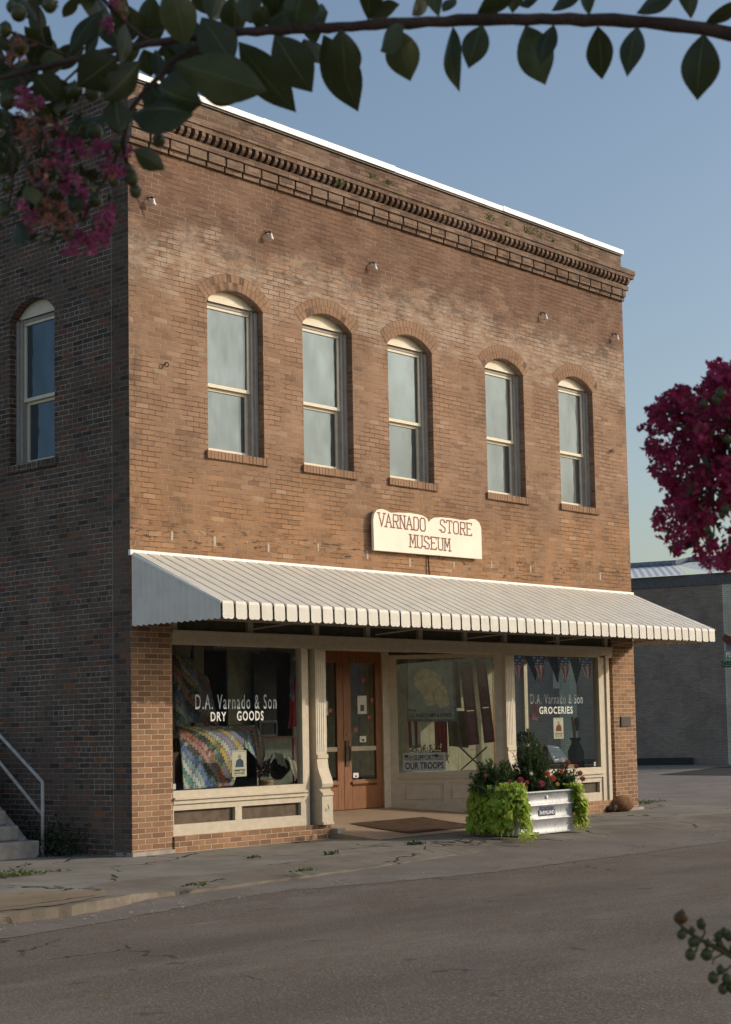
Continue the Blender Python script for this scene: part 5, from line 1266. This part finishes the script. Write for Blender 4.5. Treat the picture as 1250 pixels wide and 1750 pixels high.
m = MB(); m.tube([l0, ext(l0, l1, 3)], .0225, 10); m.build('rail', 'rail', HR, True)
m = MB(); e1 = ext(q0, q1, 2.6); m.tube([(e1.x, e1.y, .6), e1], .0225, 10); m.build('post', 'rail', HR, True)
random.seed(17); t = thing('dark_shrub', 'dark weedy shrub at the foot of the steps by the wall', 'shrub', (-.25, 1.35, 0)); m = MB()
for k in range(1100):
    p = Vector((-.26 + random.gauss(0, .13), 1.35 + random.gauss(0, .30), abs(random.gauss(0, .17)))); p.x = min(p.x, -.03); leaflet(m, p, rv() + Vector((0, 0, .3)), .06, .016, rv())
m.build('foliage', 'darkweed', t); m = MB()
for k in range(12): m.tube([(-.25, 1.3 + random.uniform(-.1, .1), 0), (-.25 + random.uniform(-.15, .15), 1.35 + random.uniform(-.3, .3), .35)], .004, 4)
m.build('stems', 'stem', t)

# ================================================================== GREY BUILDING AND SIGN (right, far)
G = thing('grey_brick_building', 'grey painted brick building with a white corrugated roof across the side street', 'building', (39, 16, 0))
gA = Vector((32.9, 24.6, 0)); gB = at(1187, 1290, 61.4); gB.z = 0
gL = at(1079, 981, 63.0); gL.z = 0; dl = (gL - gB).normalized(); gA = gB + dl * 16
gC = at(1249, 972, 61.2); gC.z = 0; dr = (gC - gB).normalized(); gC2 = gB + dr * 1.32
def vwall(a, b, z0, z1, mat, name, par, th=.25):
    a, b = Vector(a), Vector(b); d = (b - a); n = Vector((d.y, -d.x, 0)).normalized(); n = n if n.dot(CAM - a) > 0 else -n
    return MB().obox(a + Vector((0, 0, z0)), d, -n * th, (0, 0, z1 - z0)).build(name, mat, par)
HT = 6.62
def rotbrick(nm, ang):
    return None
vwall(gB, gA, -.1, HT, 'grey', 'wall', G); vwall(gC2, gB, -.1, HT, 'grey', 'wall', G)
n_ = Vector((dr.y, -dr.x, 0)); n_ = n_ if n_.dot(CAM - gB) > 0 else -n_
gD = gC2 - n_ * 1.2 + dr * .1
vwall(gC2 + dr * 8, gC2 + dr * .0 - n_ * .0, -.1, HT, 'sunlit_cream_brick', 'sunlit_wall', G)  # sunlit end of the wall, its light put into the brick colour
tn = -n_
def onG(px, py, off=.06):
    n2 = Vector((dl.y, -dl.x, 0)); n2 = n2 if n2.dot(CAM - gB) > 0 else -n2
    r_ = ray((px, py)); P0 = gB + n2 * off; return CAM + r_ * ((P0 - CAM).dot(n2) / r_.dot(n2)), n2
pa, nA = onG(957, 1200); pb, _ = onG(986, 1200); wv = pb - pa; wv.z = 0; pa.z = -.05
MB().obox(pa - nA * .05, wv, nA * .06, (0, 0, HT)).build('sunlit_panel', 'sunlit_cream_brick', G)  # sunlit patch of the grey wall, done as a lighter brick colour
pa, nA = onG(947, 1177); pb, _ = onG(957, 1150); wv = pb - pa; hz = wv.z; wv.z = 0
MB().obox(pa - nA * .04, wv * 1.0, nA * .1, (0, 0, hz * 1.8)).build('window_surround', 'cream', G)
fa = MB(); fa.obox(gA + n_ * .05 + Vector((0, 0, HT)), gB - gA, n_ * -.3, (0, 0, .42)); fa.obox(gB + n_ * .05 + Vector((0, 0, HT)), dr * 10, n_ * -.3, (0, 0, .42)); fa.build('fascia', 'greytrim', G)
# hipped corrugated roof
rf = MB(); zE = HT + .42; hip = gB + tn * 2.6 + dr * .9 + Vector((0, 0, 0))
def corr(a, b, c_, d_, nn):   # corrugated sheet a-b (eave) c-d (ridge)
    a, b, c_, d_ = map(Vector, (a, b, c_, d_)); nm = (b - a).cross(d_ - a).normalized(); nm = nm if nm.z > 0 else -nm
    vs = []
    for i in range(nn * 4 + 1):
        t = i / (nn * 4); o = nm * (.012 if i % 4 in (1, 2) else 0); vs += [a.lerp(b, t) + o, d_.lerp(c_, t) + o]
    rf.add(vs, [(2 * i, 2 * i + 1, 2 * i + 3, 2 * i + 2) for i in range(nn * 4)])
e0 = gA + n_ * .2 + Vector((0, 0, zE)); e1 = gB + n_ * .2 + Vector((0, 0, zE)); e2 = gB + n_ * .2 + dr * 10 + Vector((0, 0, zE))
ridge = at(1178, 961, 66.); ridge_l = ridge + (gA - gB) * 1.0; ridge_l.z = ridge.z
corr(e0, e1, at(1157, 966, 65.5), ridge_l, 56)
corr(at(1157, 966, 65.5), e1 + dr * 1.0, ridge + dr * .9, at(1157, 966, 65.5) + Vector((0, 0, .001)), 9)
corr(e1 + dr * .95, e2, ridge + dr * 9, ridge + dr * .9, 20)
rf.build('corrugated_roof', plain('galvalume_roof', (.80, .79, .77), .5, var=.08), G)
MB().tube([ridge_l + Vector((0, 0, .05)), at(1157, 966, 65.5) + Vector((0, 0, .1)), ridge + Vector((0, 0, .1)), ridge + dr * 9], .12, 6).build('ridge_cap', M['greycloth'], G)
vwall(gA, gA + tn * 14, -.1, HT, 'grey', 'wall', G)
MB().obox(gB - Vector((0, 0, .1)) + n_ * .12 + dl * .0, dl * 14, n_ * .05, (0, 0, .28)).build('plinth', 'black', G)
# small hanging sign at the right edge
dS = 45; rgt = (W2C @ Vector((1, 0, 0))); rgt.z = 0; rgt.normalize(); fwd = Vector((-rgt.y, rgt.x, 0))
if fwd.dot(at(1240, 1120, 10) - CAM) < 0: fwd = -fwd
s0 = at(1240, 1125, dS); base_ = s0 + rgt * .62; base_.z = -.1
SG = thing('hanging_sign', 'small green and teal sign under a red cap at the right edge of the view', 'sign', tuple(base_))
MB().tube([(base_.x, base_.y, -.1), (base_.x, base_.y, at(1240, 1085, dS).z)], .05, 8).build('post', 'greytrim', SG)
def sgb(px0, px1, py0, py1, mat, name, d=0, th=.06):
    a = at(px0, py1, dS - d); b = at(px1, py0, dS - d); wv = rgt * ((b - a).dot(rgt)); return MB().obox(a, wv, fwd * th, (0, 0, b.z - a.z)).build(name, mat, SG), a, wv
sgb(1241.5, 1290, 1099, 1111, M['greycloth'], 'grey_panel')
o, a, wv = sgb(1240, 1290, 1111, 1126.5, 'tealsign', 'teal_panel'); MB().text('PE', a + rgt * .02 - fwd * .004 + Vector((0, 0, .05)), rgt, (0, 0, 1), .14, .145, .03, .0).build('lettering', 'white', o)
o, a, wv = sgb(1234, 1290, 1128, 1140.5, 'greensign', 'green_panel'); MB().text('CLEV', a + rgt * .03 - fwd * .004 + Vector((0, 0, .03)), rgt, (0, 0, 1), .30, .145, .01, .0).build('lettering', 'lime_letter', o)
m = MB(); ppt = [(1239, 1083), (1237, 1088), (1239, 1094), (1243, 1099), (1262, 1103), (1290, 1100), (1290, 1086), (1262, 1090), (1246, 1087)]
P0 = [at(x, y, dS - .05) for x, y in ppt]; m.prism(P0, (0, 0, 0), fwd * .3); m.build('red_cap', 'cap', SG)

# ================================================================== ACROSS THE STREET (seen only in the glass)
OB = thing('opposite_building', 'grey brick building across the street, seen only as a reflection in the shop windows', 'building', (36, -24, 0))
MB().box(31, 40.3, -34, -23, -.1, 5.6).build('wall', brick('pale_grey_brick', L=.42, H=.14, tones=[(0, (.42, .42, .42)), (1, (.48, .48, .48))], mort=(.30, .30, .30), mw=.012, wob=.001, stainlvl=.05), OB)
MB().box(40.3, 42.6, -34, -22.8, -.1, 5.6).build('pilaster', brick('sunlit_patch_brick', L=.42, H=.14, tones=[(0, (.75, .70, .52)), (1, (.80, .75, .58))], mort=(.45, .42, .33), mw=.014, wob=.001, stainlvl=.02), OB)  # made-up cream strip: a sunlit patch put into the brick colour
MB().box(42.6, 60, -34, -23, -.1, 5.6).build('wall', D.materials['pale_grey_brick'], OB)
MB().box(30.8, 60.2, -34.2, -22.6, 5.6, 5.8).build('roof', 'greytrim', OB)
OC = thing('sky_reflection_blocker', 'dark brick block added across the street to keep bright sky out of the window reflections', 'building', (20, -24, 0))  # dark block added so the panes reflect it, not the bright sky
MB().box(4, 30.5, -32, -23.4, -.1, 5.0).build('wall', 'side', OC); MB().box(3.8, 30.7, -32.2, -23.2, 5.0, 5.2).build('roof', 'greytrim', OC)
for k in range(6): MB().box(6 + k * 4, 8.4 + k * 4, -23.4, -23.36, .8, 3.2).build('window', 'oldglass', OC)

# ================================================================== FOREGROUND CREPE MYRTLE
random.seed(42)
fw_ = (W2C @ Vector((0, 0, -1))).normalized(); rt_ = (W2C @ Vector((1, 0, 0))).normalized(); up_ = (W2C @ Vector((0, 1, 0))).normalized()
tb = CAM + rt_ * 2.6 + fw_ * 1.4; tb.z = -.04
CM = thing('crepe_myrtle_tree', 'foreground crepe myrtle whose leafy branches and pink blossoms frame the view', 'tree', tuple(tb))
def px2w(px, py, d): return at(px, py, d)
DB = 1.5
bpath = [(-60, 160), (0, 135), (60, 118), (120, 103), (200, 85), (270, 72), (340, 62), (400, 56), (480, 52), (560, 47), (640, 42), (760, 36), (850, 34), (950, 33), (1050, 35), (1150, 42), (1250, 57), (1330, 72), (1480, 110)]
brad = [3, 4, 5, 5.5, 6, 6.5, 7, 7.5, 8, 8.5, 9, 9.8, 10, 10, 10.3, 11, 12.5, 14, 17]
bpf, brf = [], []
for i in range(len(bpath) - 1):
    for k in range(4):
        t_ = k / 4; x_ = bpath[i][0] + (bpath[i + 1][0] - bpath[i][0]) * t_; y_ = bpath[i][1] + (bpath[i + 1][1] - bpath[i][1]) * t_; rr0 = brad[i] + (brad[i + 1] - brad[i]) * t_
        bpf.append((x_ + random.uniform(-2, 2), y_ + random.uniform(-1.6, 1.6))); brf.append(rr0 * random.uniform(.9, 1.12))
bpf.append(bpath[-1]); brf.append(brad[-1])
bp = [px2w(x, y, DB) for x, y in bpf]; br = [r_ * DB / F for r_ in brf]
trunk_top = tb + Vector((0, 0, 1.6))
junction = bp[-1] + rt_ * .9 - up_ * .25 + fw_ * .2
junction = bp[-1] + rt_ * 1.5 + Vector((0, 0, .95)) - fw_ * .3; knee = bp[-1] + rt_ * .22 + Vector((0, 0, .30)) - fw_ * .12; knee2 = bp[-1] + rt_ * .75 + Vector((0, 0, .78)) - fw_ * .25
bp2 = bp + [knee, knee2, junction, trunk_top + Vector((.05, -.02, .9))]; br2 = br + [.011, .014, .018, .028]
m = MB(); m.tube(bp2, br2, 10); m.build('branch', 'bark', CM, True)
m = MB(); m.tube([tb, tb + Vector((.03, .02, .8)), trunk_top, trunk_top + Vector((.1, -.05, 1.2)), trunk_top + Vector((.3, -.2, 2.2))], [.075, .06, .05, .04, .02], 12); m.tube([trunk_top, trunk_top - rt_ * .5 + Vector((0, 0, 1.3)), trunk_top - rt_ * .8 + Vector((0, 0, 2.2))], [.045, .03, .015], 8); m.build('trunk', 'bark', CM, True)
def big_leaf(mb, b, t, wpx, d, face=.0, curl=.15, fold=.25, dep=0., dt=0.):
    """leaf from base pixel b to tip pixel t, width in pixels, at depth d (m); face tilts the blade"""
    B_ = px2w(*b, d + dep); T_ = px2w(*t, d + dep + dt); ax = (T_ - B_); L = ax.length; ax.normalize(); view = (B_ - CAM).normalized()
    s = ax.cross(view).normalized(); n = s.cross(ax).normalized(); s2 = s * math.cos(face) + n * math.sin(face); n2 = n * math.cos(face) - s * math.sin(face)
    hw = wpx * d / F / 1.85 / max(.35, abs(math.cos(face))); vs = []; uv = []; NL = 12; prof = [0.03, .30, .55, .74, .88, .97, 1.0, .96, .86, .70, .48, .24, 0.0]
    wav = random.uniform(0, 6)
    for i in range(NL + 1):
        t_ = i / NL; c_ = B_ + ax * L * t_ + n2 * L * curl * math.sin(math.pi * t_) * -1
        for j in range(5):
            q = (j - 2) / 2; vs.append(c_ + s2 * hw * prof[i] * q + n2 * (fold * hw * prof[i] * abs(q) + .05 * hw * math.sin(wav + t_ * 9 + q * 3) * abs(q))); uv.append((.5 + q / 2, t_))
    mb.add(vs, [(i * 5 + j, i * 5 + j + 1, (i + 1) * 5 + j + 1, (i + 1) * 5 + j) for i in range(NL) for j in range(4)], uv)
lf = MB()
LV = [  # base, tip, width, face, depth offset
 ((678, 50), (702, 139), 56, .3, 0), ((692, 44), (650, 88), 34, .9, -.03), ((775, 46), (785, 157), 30, .8, 0), ((825, 42), (801, 118), 42, .2, -.03),
 ((898, 43), (933, 146), 60, .2, .02), ((946, 42), (925, 112), 30, .7, -.03), ((1022, 45), (1029, 136), 44, .3, 0), ((1090, 46), (1072, 131), 38, .2, -.02), ((1203, 58), (1192, 172), 58, -.2, -.1),
 ((630, 34), (636, -50), 40, .5, 0), ((632, 30), (684, 8), 26, .9, .03), ((705, 26), (742, -20), 26, .8, 0), ((750, 28), (738, -60), 34, .4, -.02), ((757, 20), (780, -5), 18, .6, .04), ((816, 22), (884, -10), 34, .7, 0), ((876, 22), (884, -50), 32, .5, .02), ((905, -8), (903, 14), 30, .5, .04),
 ((943, 18), (1000, -20), 22, .8, 0), ((1008, 26), (1000, -50), 26, .5, 0), ((1088, 22), (1160, -12), 28, .8, 0), ((1181, 32), (1168, -60), 34, .5, 0), ((1205, 42), (1275, 0), 24, .8, 0),
 ((470, 60), (534, 158), 66, .1, -.05), ((408, 72), (507, 192), 62, .2, .03), ((583, 50), (592, 151), 56, .1, -.04), ((553, 60), (613, 191), 64, .2, .03), ((520, 66), (548, 110), 40, .8, .06),
 ((300, 108), (458, 156), 74, .2, -.05), ((330, 140), (412, 172), 46, .3, .0), ((505, 48), (520, -30), 56, .6, 0), ((512, 45), (560, 20), 50, .9, .05), ((440, 50), (455, 8), 30, .9, .0), ((455, 40), (510, 10), 48, .7, .04),
 ((318, 80), (290, -30), 56, .2, -.06), ((398, 108), (345, 30), 62, .2, -.04), ((360, 34), (378, -20), 46, .2, .05), ((402, 66), (398, -10), 44, .4, .06), ((430, 40), (420, -30), 44, .5, .02), ((470, 35), (480, -40), 50, .3, .04), ((300, 50), (350, 95), 60, .3, .04), ((290, 90), (360, 60), 50, .5, .05), ((250, 72), (262, -10), 44, .5, .06), ((228, 70), (222, 10), 44, .3, .05),
 ((118, 96), (178, 17), 30, .5, 0), ((149, 106), (166, 43), 18, .6, 0), ((78, 110), (146, 80), 36, .6, .03), ((132, -10), (108, 30), 20, .4, 0), ((42, 45), (78, 82), 24, .4, 0), ((200, 96), (132, 148), 64, .1, -.06), ((178, 172), (240, 104), 48, .2, -.06), ((196, 168), (206, 226), 46, .1, -.05),
 ((226, 196), (331, 196), 58, .9, -.04), ((250, 140), (288, 196), 48, .3, .02), ((245, 192), (262, 168), 16, .3, -.02), ((270, 150), (345, 176), 78, .2, -.02), ((246, 84), (258, 132), 38, .4, .05), ((215, 40), (205, 112), 24, .6, -.02), ((282, 84), (310, 118), 34, .6, .05), ((330, 82), (300, 140), 40, .3, .05),
 ((228, 255), (282, 290), 30, .3, -.2), ((60, 128), (100, 172), 50, .2, -.04), ((50, 150), (140, 160), 40, .3, .02), ((62, 98), (64, 122), 16, .5, 0), ((0, 60), (14, 90), 20, .4, 0), ((205, 230), (195, 190), 30, .5, .05), ((170, 130), (188, 155), 16, .4, -.08), ((120, 175), (60, 205), 34, .4, .04), ((95, 195), (110, 175), 16, .5, -.05), ((10, 200), (50, 230), 40, .4, .05), ((120, 360), (140, 335), 26, .4, -.02), ((52, 318), (60, 350), 30, .3, -.03), ((30, 380), (40, 420), 30, .4, -.02), ((160, 290), (140, 320), 30, .4, .02), ((20, 230), (0, 300), 50, .3, .05), ((98, 330), (70, 370), 36, .3, .03)]
random.seed(4)
for k in range(46):
    x_, y_ = random.uniform(-30, 340), random.uniform(-30, 120) if k % 3 else random.uniform(60, 200)
    if y_ > 150 and x_ > 180: continue
    a_ = random.uniform(0, 6.28); L_ = random.uniform(30, 85); LV.append(((x_, y_), (x_ + L_ * math.cos(a_), y_ + L_ * math.sin(a_)), L_ * random.uniform(.35, .6), random.uniform(.1, .9), random.uniform(.02, .12)))
for b_, t_, w_, fc, dp in LV: big_leaf(lf, b_, t_, w_, DB, fc * random.choice((1, -1)), random.uniform(.03, .14), random.uniform(.15, .4), dp, random.uniform(-.03, .03))
# petioles and the rest of the branch's leaves outside the frame
for k in range(90):
    t_ = random.random(); p = knee.lerp(knee2, t_) if k % 2 else knee2.lerp(junction, t_)
    for q in range(1):
        d = rv(); leaflet(lf, p, d, .06, .016, rv())
lf.build('foliage', 'leaf', CM, True)
tw = MB()
def twig(pts, r0=3.5, r1=2, d=DB):
    n = len(pts); tw.tube([px2w(x, y, d) for x, y in pts], [(r0 + (r1 - r0) * i / (n - 1)) * d / F for i in range(n)], 7)
twig([(370, 62), (330, 85), (300, 100), (268, 135), (240, 165), (222, 190), (212, 235), (212, 262), (222, 290)], 5.5, 3.5); twig([(212, 235), (190, 290), (165, 330), (140, 380)], 3.5, 2); twig([(160, -20), (200, 25), (240, 60), (262, 74)], 4, 3.5)
twig([(62, -10), (66, 30), (72, 60), (78, 78)], 3.5, 2); twig([(20, 55), (50, 68), (85, 82), (120, 98)], 2.5, 3); twig([(140, 112), (110, 140), (90, 150)], 2.5, 2); twig([(0, 92), (30, 120), (60, 140), (100, 160)], 3.5, 2); twig([(55, 135), (90, 150), (130, 160), (160, 165)], 2, 2); twig([(100, 3), (85, 5), (60, -5)], 2, 2)
twig([(35, 130), (60, 190), (80, 250), (100, 310), (110, 380)], 3.5, 2); twig([(0, 150), (25, 230), (20, 330), (12, 360)], 3, 2); twig([(230, 290), (232, 330), (248, 372)], 1.6, 1.0)
tw.build('twigs', 'bark', CM, True)
pd = MB(); pb = MB()
def pod(mb, px, py, r_, d=DB, dp=0, mat='pod'):
    mb = MB()
    c = px2w(px, py, d + dp); s = r_ * d / F; mb.ball(c, s * .95, s * .95, s * random.uniform(1.0, 1.15), 12, 8)
    e = c + Vector((0, 0, s * 1.1)); mb.lathe(e, [(s * .25, -s * .2), (s * .06, s * .25)], 6)
    for k in range(5):
        a = rv(); mb.add([c + a * s * .9, c + a * s * 1.25 + Vector((0, 0, -s * .2)), c + a * s * .9 + Vector((0, 0, s * .4))], [(0, 1, 2)])
    mb.build('seed_pod', mat, CM, True)
for px, py, r_ in ((32, 22, 15), (85, 7, 14), (35, 80, 15), (12, 172, 15), (128, 155, 15), (158, 160, 14), (162, 225, 15), (75, 205, 9), (272, 240, 12), (225, 305, 13), (232, 327, 11), (163, 343, 12), (168, 382, 14), (10, 320, 9), (8, 361, 10), (50, 333, 12), (145, 312, 8), (195, 310, 10), (118, 402, 11), (98, 378, 9), (200, 250, 10), (10, 50, 12), (20, 12, 10), (220, 288, 9), (210, 20, 11), (115, 285, 9), (135, 245, 8), (70, 345, 9)): pod(pd, px, py, r_)
# blossoms
def bloom(mb, c, s, crumple=.5, npet=6):
    ax = rv(); a_ = ax.orthogonal().normalized(); b_ = ax.cross(a_)
    for k in range(npet):
        th = 2 * math.pi * k / npet + random.uniform(-.3, .3); d = a_ * math.cos(th) + b_ * math.sin(th); sd = ax.cross(d)
        rr_ = lambda: rv() * s * .16 * crumple * 2
        p0 = c + d * s * .12; p1 = c + d * s * .5 + sd * s * .34 + rr_(); p2 = c + d * s * .95 + sd * s * .22 + rr_(); p3 = c + d * s * 1.02 - sd * s * .18 + rr_(); p4 = c + d * s * .5 - sd * s * .36 + rr_(); pc = c + d * s * .6 + ax * s * .2 + rr_()
        mb.add([p0, p1, p2, p3, p4, pc], [(0, 1, 5), (1, 2, 5), (2, 3, 5), (3, 4, 5), (4, 0, 5)])
bl = MB(); ob_ = MB()
for (px, py, rad, n_) in ((108, 235, 26, 16), (128, 262, 24, 14), (95, 275, 20, 8), (180, 252, 18, 12), (184, 285, 18, 12), (120, 300, 18, 10), (70, 315, 16, 7), (186, 375, 18, 14), (180, 392, 16, 10), (145, 410, 20, 14), (160, 402, 22, 16), (128, 425, 18, 12), (46, 390, 16, 10), (48, 165, 14, 8), (34, 176, 10, 5), (120, 315, 14, 6), (140, 338, 10, 5), (182, 42, 10, 6), (62, 172, 12, 6), (215, 262, 12, 4), (48, 360, 12, 5), (142, 352, 12, 5), (195, 5, 12, 4)):
    for k in range(n_): bloom(bl, px2w(px + random.gauss(0, rad * .5), py + random.gauss(0, rad * .5), DB + random.gauss(0, .02)), random.uniform(7, 12) * DB / F, .7)
for (px, py, rad, n_) in ((45, 210, 26, 26), (52, 240, 24, 18), (90, 350, 22, 26), (60, 190, 18, 12), (110, 380, 22, 16), (15, 95, 18, 16), (30, 70, 16, 10), (75, 365, 22, 18), (190, 300, 18, 8), (60, 290, 24, 10), (200, 20, 14, 8)):
    for k in range(n_): bloom(ob_, px2w(px + random.gauss(0, rad * .6), py + random.gauss(0, rad * .6), DB + random.gauss(0, .03)), random.uniform(5, 9) * DB / F, 1.2, 5)
o = bl.build('blossom_cluster', 'petal', CM); o['label'] = 'pink blossoms at the upper left'
o = ob_.build('faded_blossoms', 'oldpetal', CM)
# dark inner twiggery of the left cluster
m = MB()
for k in range(330):
    px, py = random.gauss(85, 55), random.gauss(290, 75)
    if px > 215 or py < 165 or py > 420 or (px > 150 and py < 225): continue
    leaflet(m, px2w(px, py, DB + random.gauss(.03, .03)), rv(), random.uniform(14, 34) * DB / F, random.uniform(4, 9) * DB / F, rv())
m.build('small_leaves', 'leaf', CM)
# right crimson panicle
DR = 2.1; outl = [(1165, 668), (1200, 636), (1262, 605), (1330, 620), (1360, 760), (1340, 900), (1262, 968), (1235, 966), (1200, 962), (1180, 955), (1163, 940), (1148, 945), (1135, 920), (1128, 890), (1122, 850), (1112, 800), (1104, 760), (1112, 715), (1130, 685)]
def inside(px, py, poly):
    c = False; j_ = len(poly) - 1
    for i in range(len(poly)):
        xi, yi = poly[i]; xj, yj = poly[j_]
        if (yi > py) != (yj > py) and px < (xj - xi) * (py - yi) / (yj - yi) + xi: c = not c
        j_ = i
    return c
cr_ = MB(); sp_l = MB(); cnt = 0; cl_ = []
while len(cl_) < 265:
    px, py = random.uniform(1095, 1360), random.uniform(600, 975)
    if inside(px, py, outl) and not (px > 1205 and py > 820 and random.random() < .5): cl_.append((px, py, random.uniform(-.12, .12), random.uniform(8, 17)))
for px, py, dz, rd in cl_:
    for k in range(int(rd * .85)):
        bloom(cr_, px2w(px + random.gauss(0, rd * .55), py + random.gauss(0, rd * .55), DR + dz + random.gauss(0, .015)), random.uniform(4.5, 13) * DR / F, random.uniform(.6, 1.2), random.choice((4, 5, 6)))
o = cr_.build('blossom_cluster', 'crimson', CM); o['label'] = 'crimson blossom mass at the right'
for k in range(120):
    px, py = random.uniform(1150, 1340), random.uniform(680, 950)
    if inside(px, py, outl): leaflet(sp_l, px2w(px, py, DR + random.uniform(-.13, .05)), rv(), random.uniform(14, 30) * DR / F, 5 * DR / F, rv())
sp_l.build('small_leaves', 'leaf', CM)
m = MB(); 
for px, py, r_ in ((1232, 672, 9), (1224, 683, 8), (1243, 750, 7), (1216, 915, 6), (1240, 870, 8), (1203, 690, 7), (1210, 905, 6), (1190, 735, 5), (1168, 730, 4), (1235, 880, 6)): pod(m, px, py, r_, DR, -.13)
m = MB(); c0 = px2w(1300, 800, DR); m.tube([px2w(1180, 700, DR), px2w(1240, 780, DR), c0, c0 + rt_ * .12 + Vector((0, 0, .22)), c0 + rt_ * .3 + Vector((0, 0, .75)), c0 + rt_ * .7 + Vector((0, 0, 1.05)), trunk_top + Vector((0, 0, .9))], [.003, .004, .005, .006, .008, .011, .02], 7)
for k in range(26):
    a = px2w(random.uniform(1200, 1300), random.uniform(720, 860), DR); b = px2w(random.uniform(1130, 1330), random.uniform(660, 940), DR + random.uniform(-.1, .1)); m.tube([a, a.lerp(b, .5) + up_ * .01, b], [.003, .002, .0012], 5)
m.build('branch', 'bark', CM, True)
# lower right twig with pods
DT = 1.5; m = MB()
T3 = lambda pts, r0, r1: m.tube([px2w(x, y, DT) for x, y in pts], [(r0 + (r1 - r0) * i / (len(pts) - 1)) * DT / F for i in range(len(pts))], 7)
T3([(1420, 1720), (1330, 1665), (1250, 1633), (1225, 1620), (1200, 1607), (1180, 1595), (1162, 1580)], 7, 2.2); T3([(1200, 1603), (1205, 1595), (1203, 1582)], 2, 1.5); T3([(1178, 1594), (1165, 1597)], 1.5, 1.5); T3([(1195, 1607), (1190, 1626), (1182, 1631)], 2, 1.5); T3([(1225, 1620), (1212, 1630)], 2, 1.5); T3([(1240, 1628), (1220, 1638), (1218, 1648)], 2, 1.2); T3([(1162, 1580), (1152, 1572)], 1.2, 1.); T3([(1262, 1640), (1245, 1655), (1225, 1668)], 2.5, 1.5); T3([(1242, 1660), (1232, 1648)], 1.5, 1.); T3([(1250, 1633), (1232, 1612), (1218, 1606)], 3, 1.5)
m.tube([px2w(1420, 1720, DT), px2w(1500, 1830, DT), px2w(1650, 2000, DT), tb + Vector((0, 0, .25))], [.004, .005, .007, .012], 7)
m.build('twig', 'stem', CM, True)
m = MB(); 
for px, py, r_ in ((1199, 1579, 9), (1165, 1597, 8.5), (1184, 1610, 9), (1190, 1609, 8), (1180, 1631, 10), (1208, 1631, 11), (1228, 1600, 8), (1238, 1594, 8), (1230, 1612, 7), (1246, 1600, 9), (1255, 1622, 9), (1232, 1657, 8), (1219, 1671, 10), (1242, 1673, 9), (1236, 1690, 9), (1252, 1688, 10), (1183, 1590, 6), (1210, 1612, 7), (1260, 1605, 10), (1270, 1650, 11)): pod(m, px, py, r_, DT)
pod(m, 1166, 1567, 11, DT, 0, 'podbrown'); pod(m, 1160, 1569, 9, DT, 0, 'podbrown')
# crown: outside the frame, it shades the branches that are in view
m = MB(); random.seed(77)
cc = CAM + rt_ * 2.9 + fw_ * 1.9 + Vector((0, 0, 1.35))
for k in range(5200):
    v = rv() * (random.random() ** .4); p = cc + Vector((v.x * 1.5, v.y * 1.5, v.z * 1.75)); rel = W2C.transposed() @ (p - CAM)
    ix = PPX + F * rel.x / -rel.z if rel.z < 0 else 9999
    if ix < 1330: continue
    leaflet(m, p, rv(), .11, .033, rv())
m.build('crown', 'leaf', CM)
for o in D.objects:
    if '_w' in o: del o['_w']
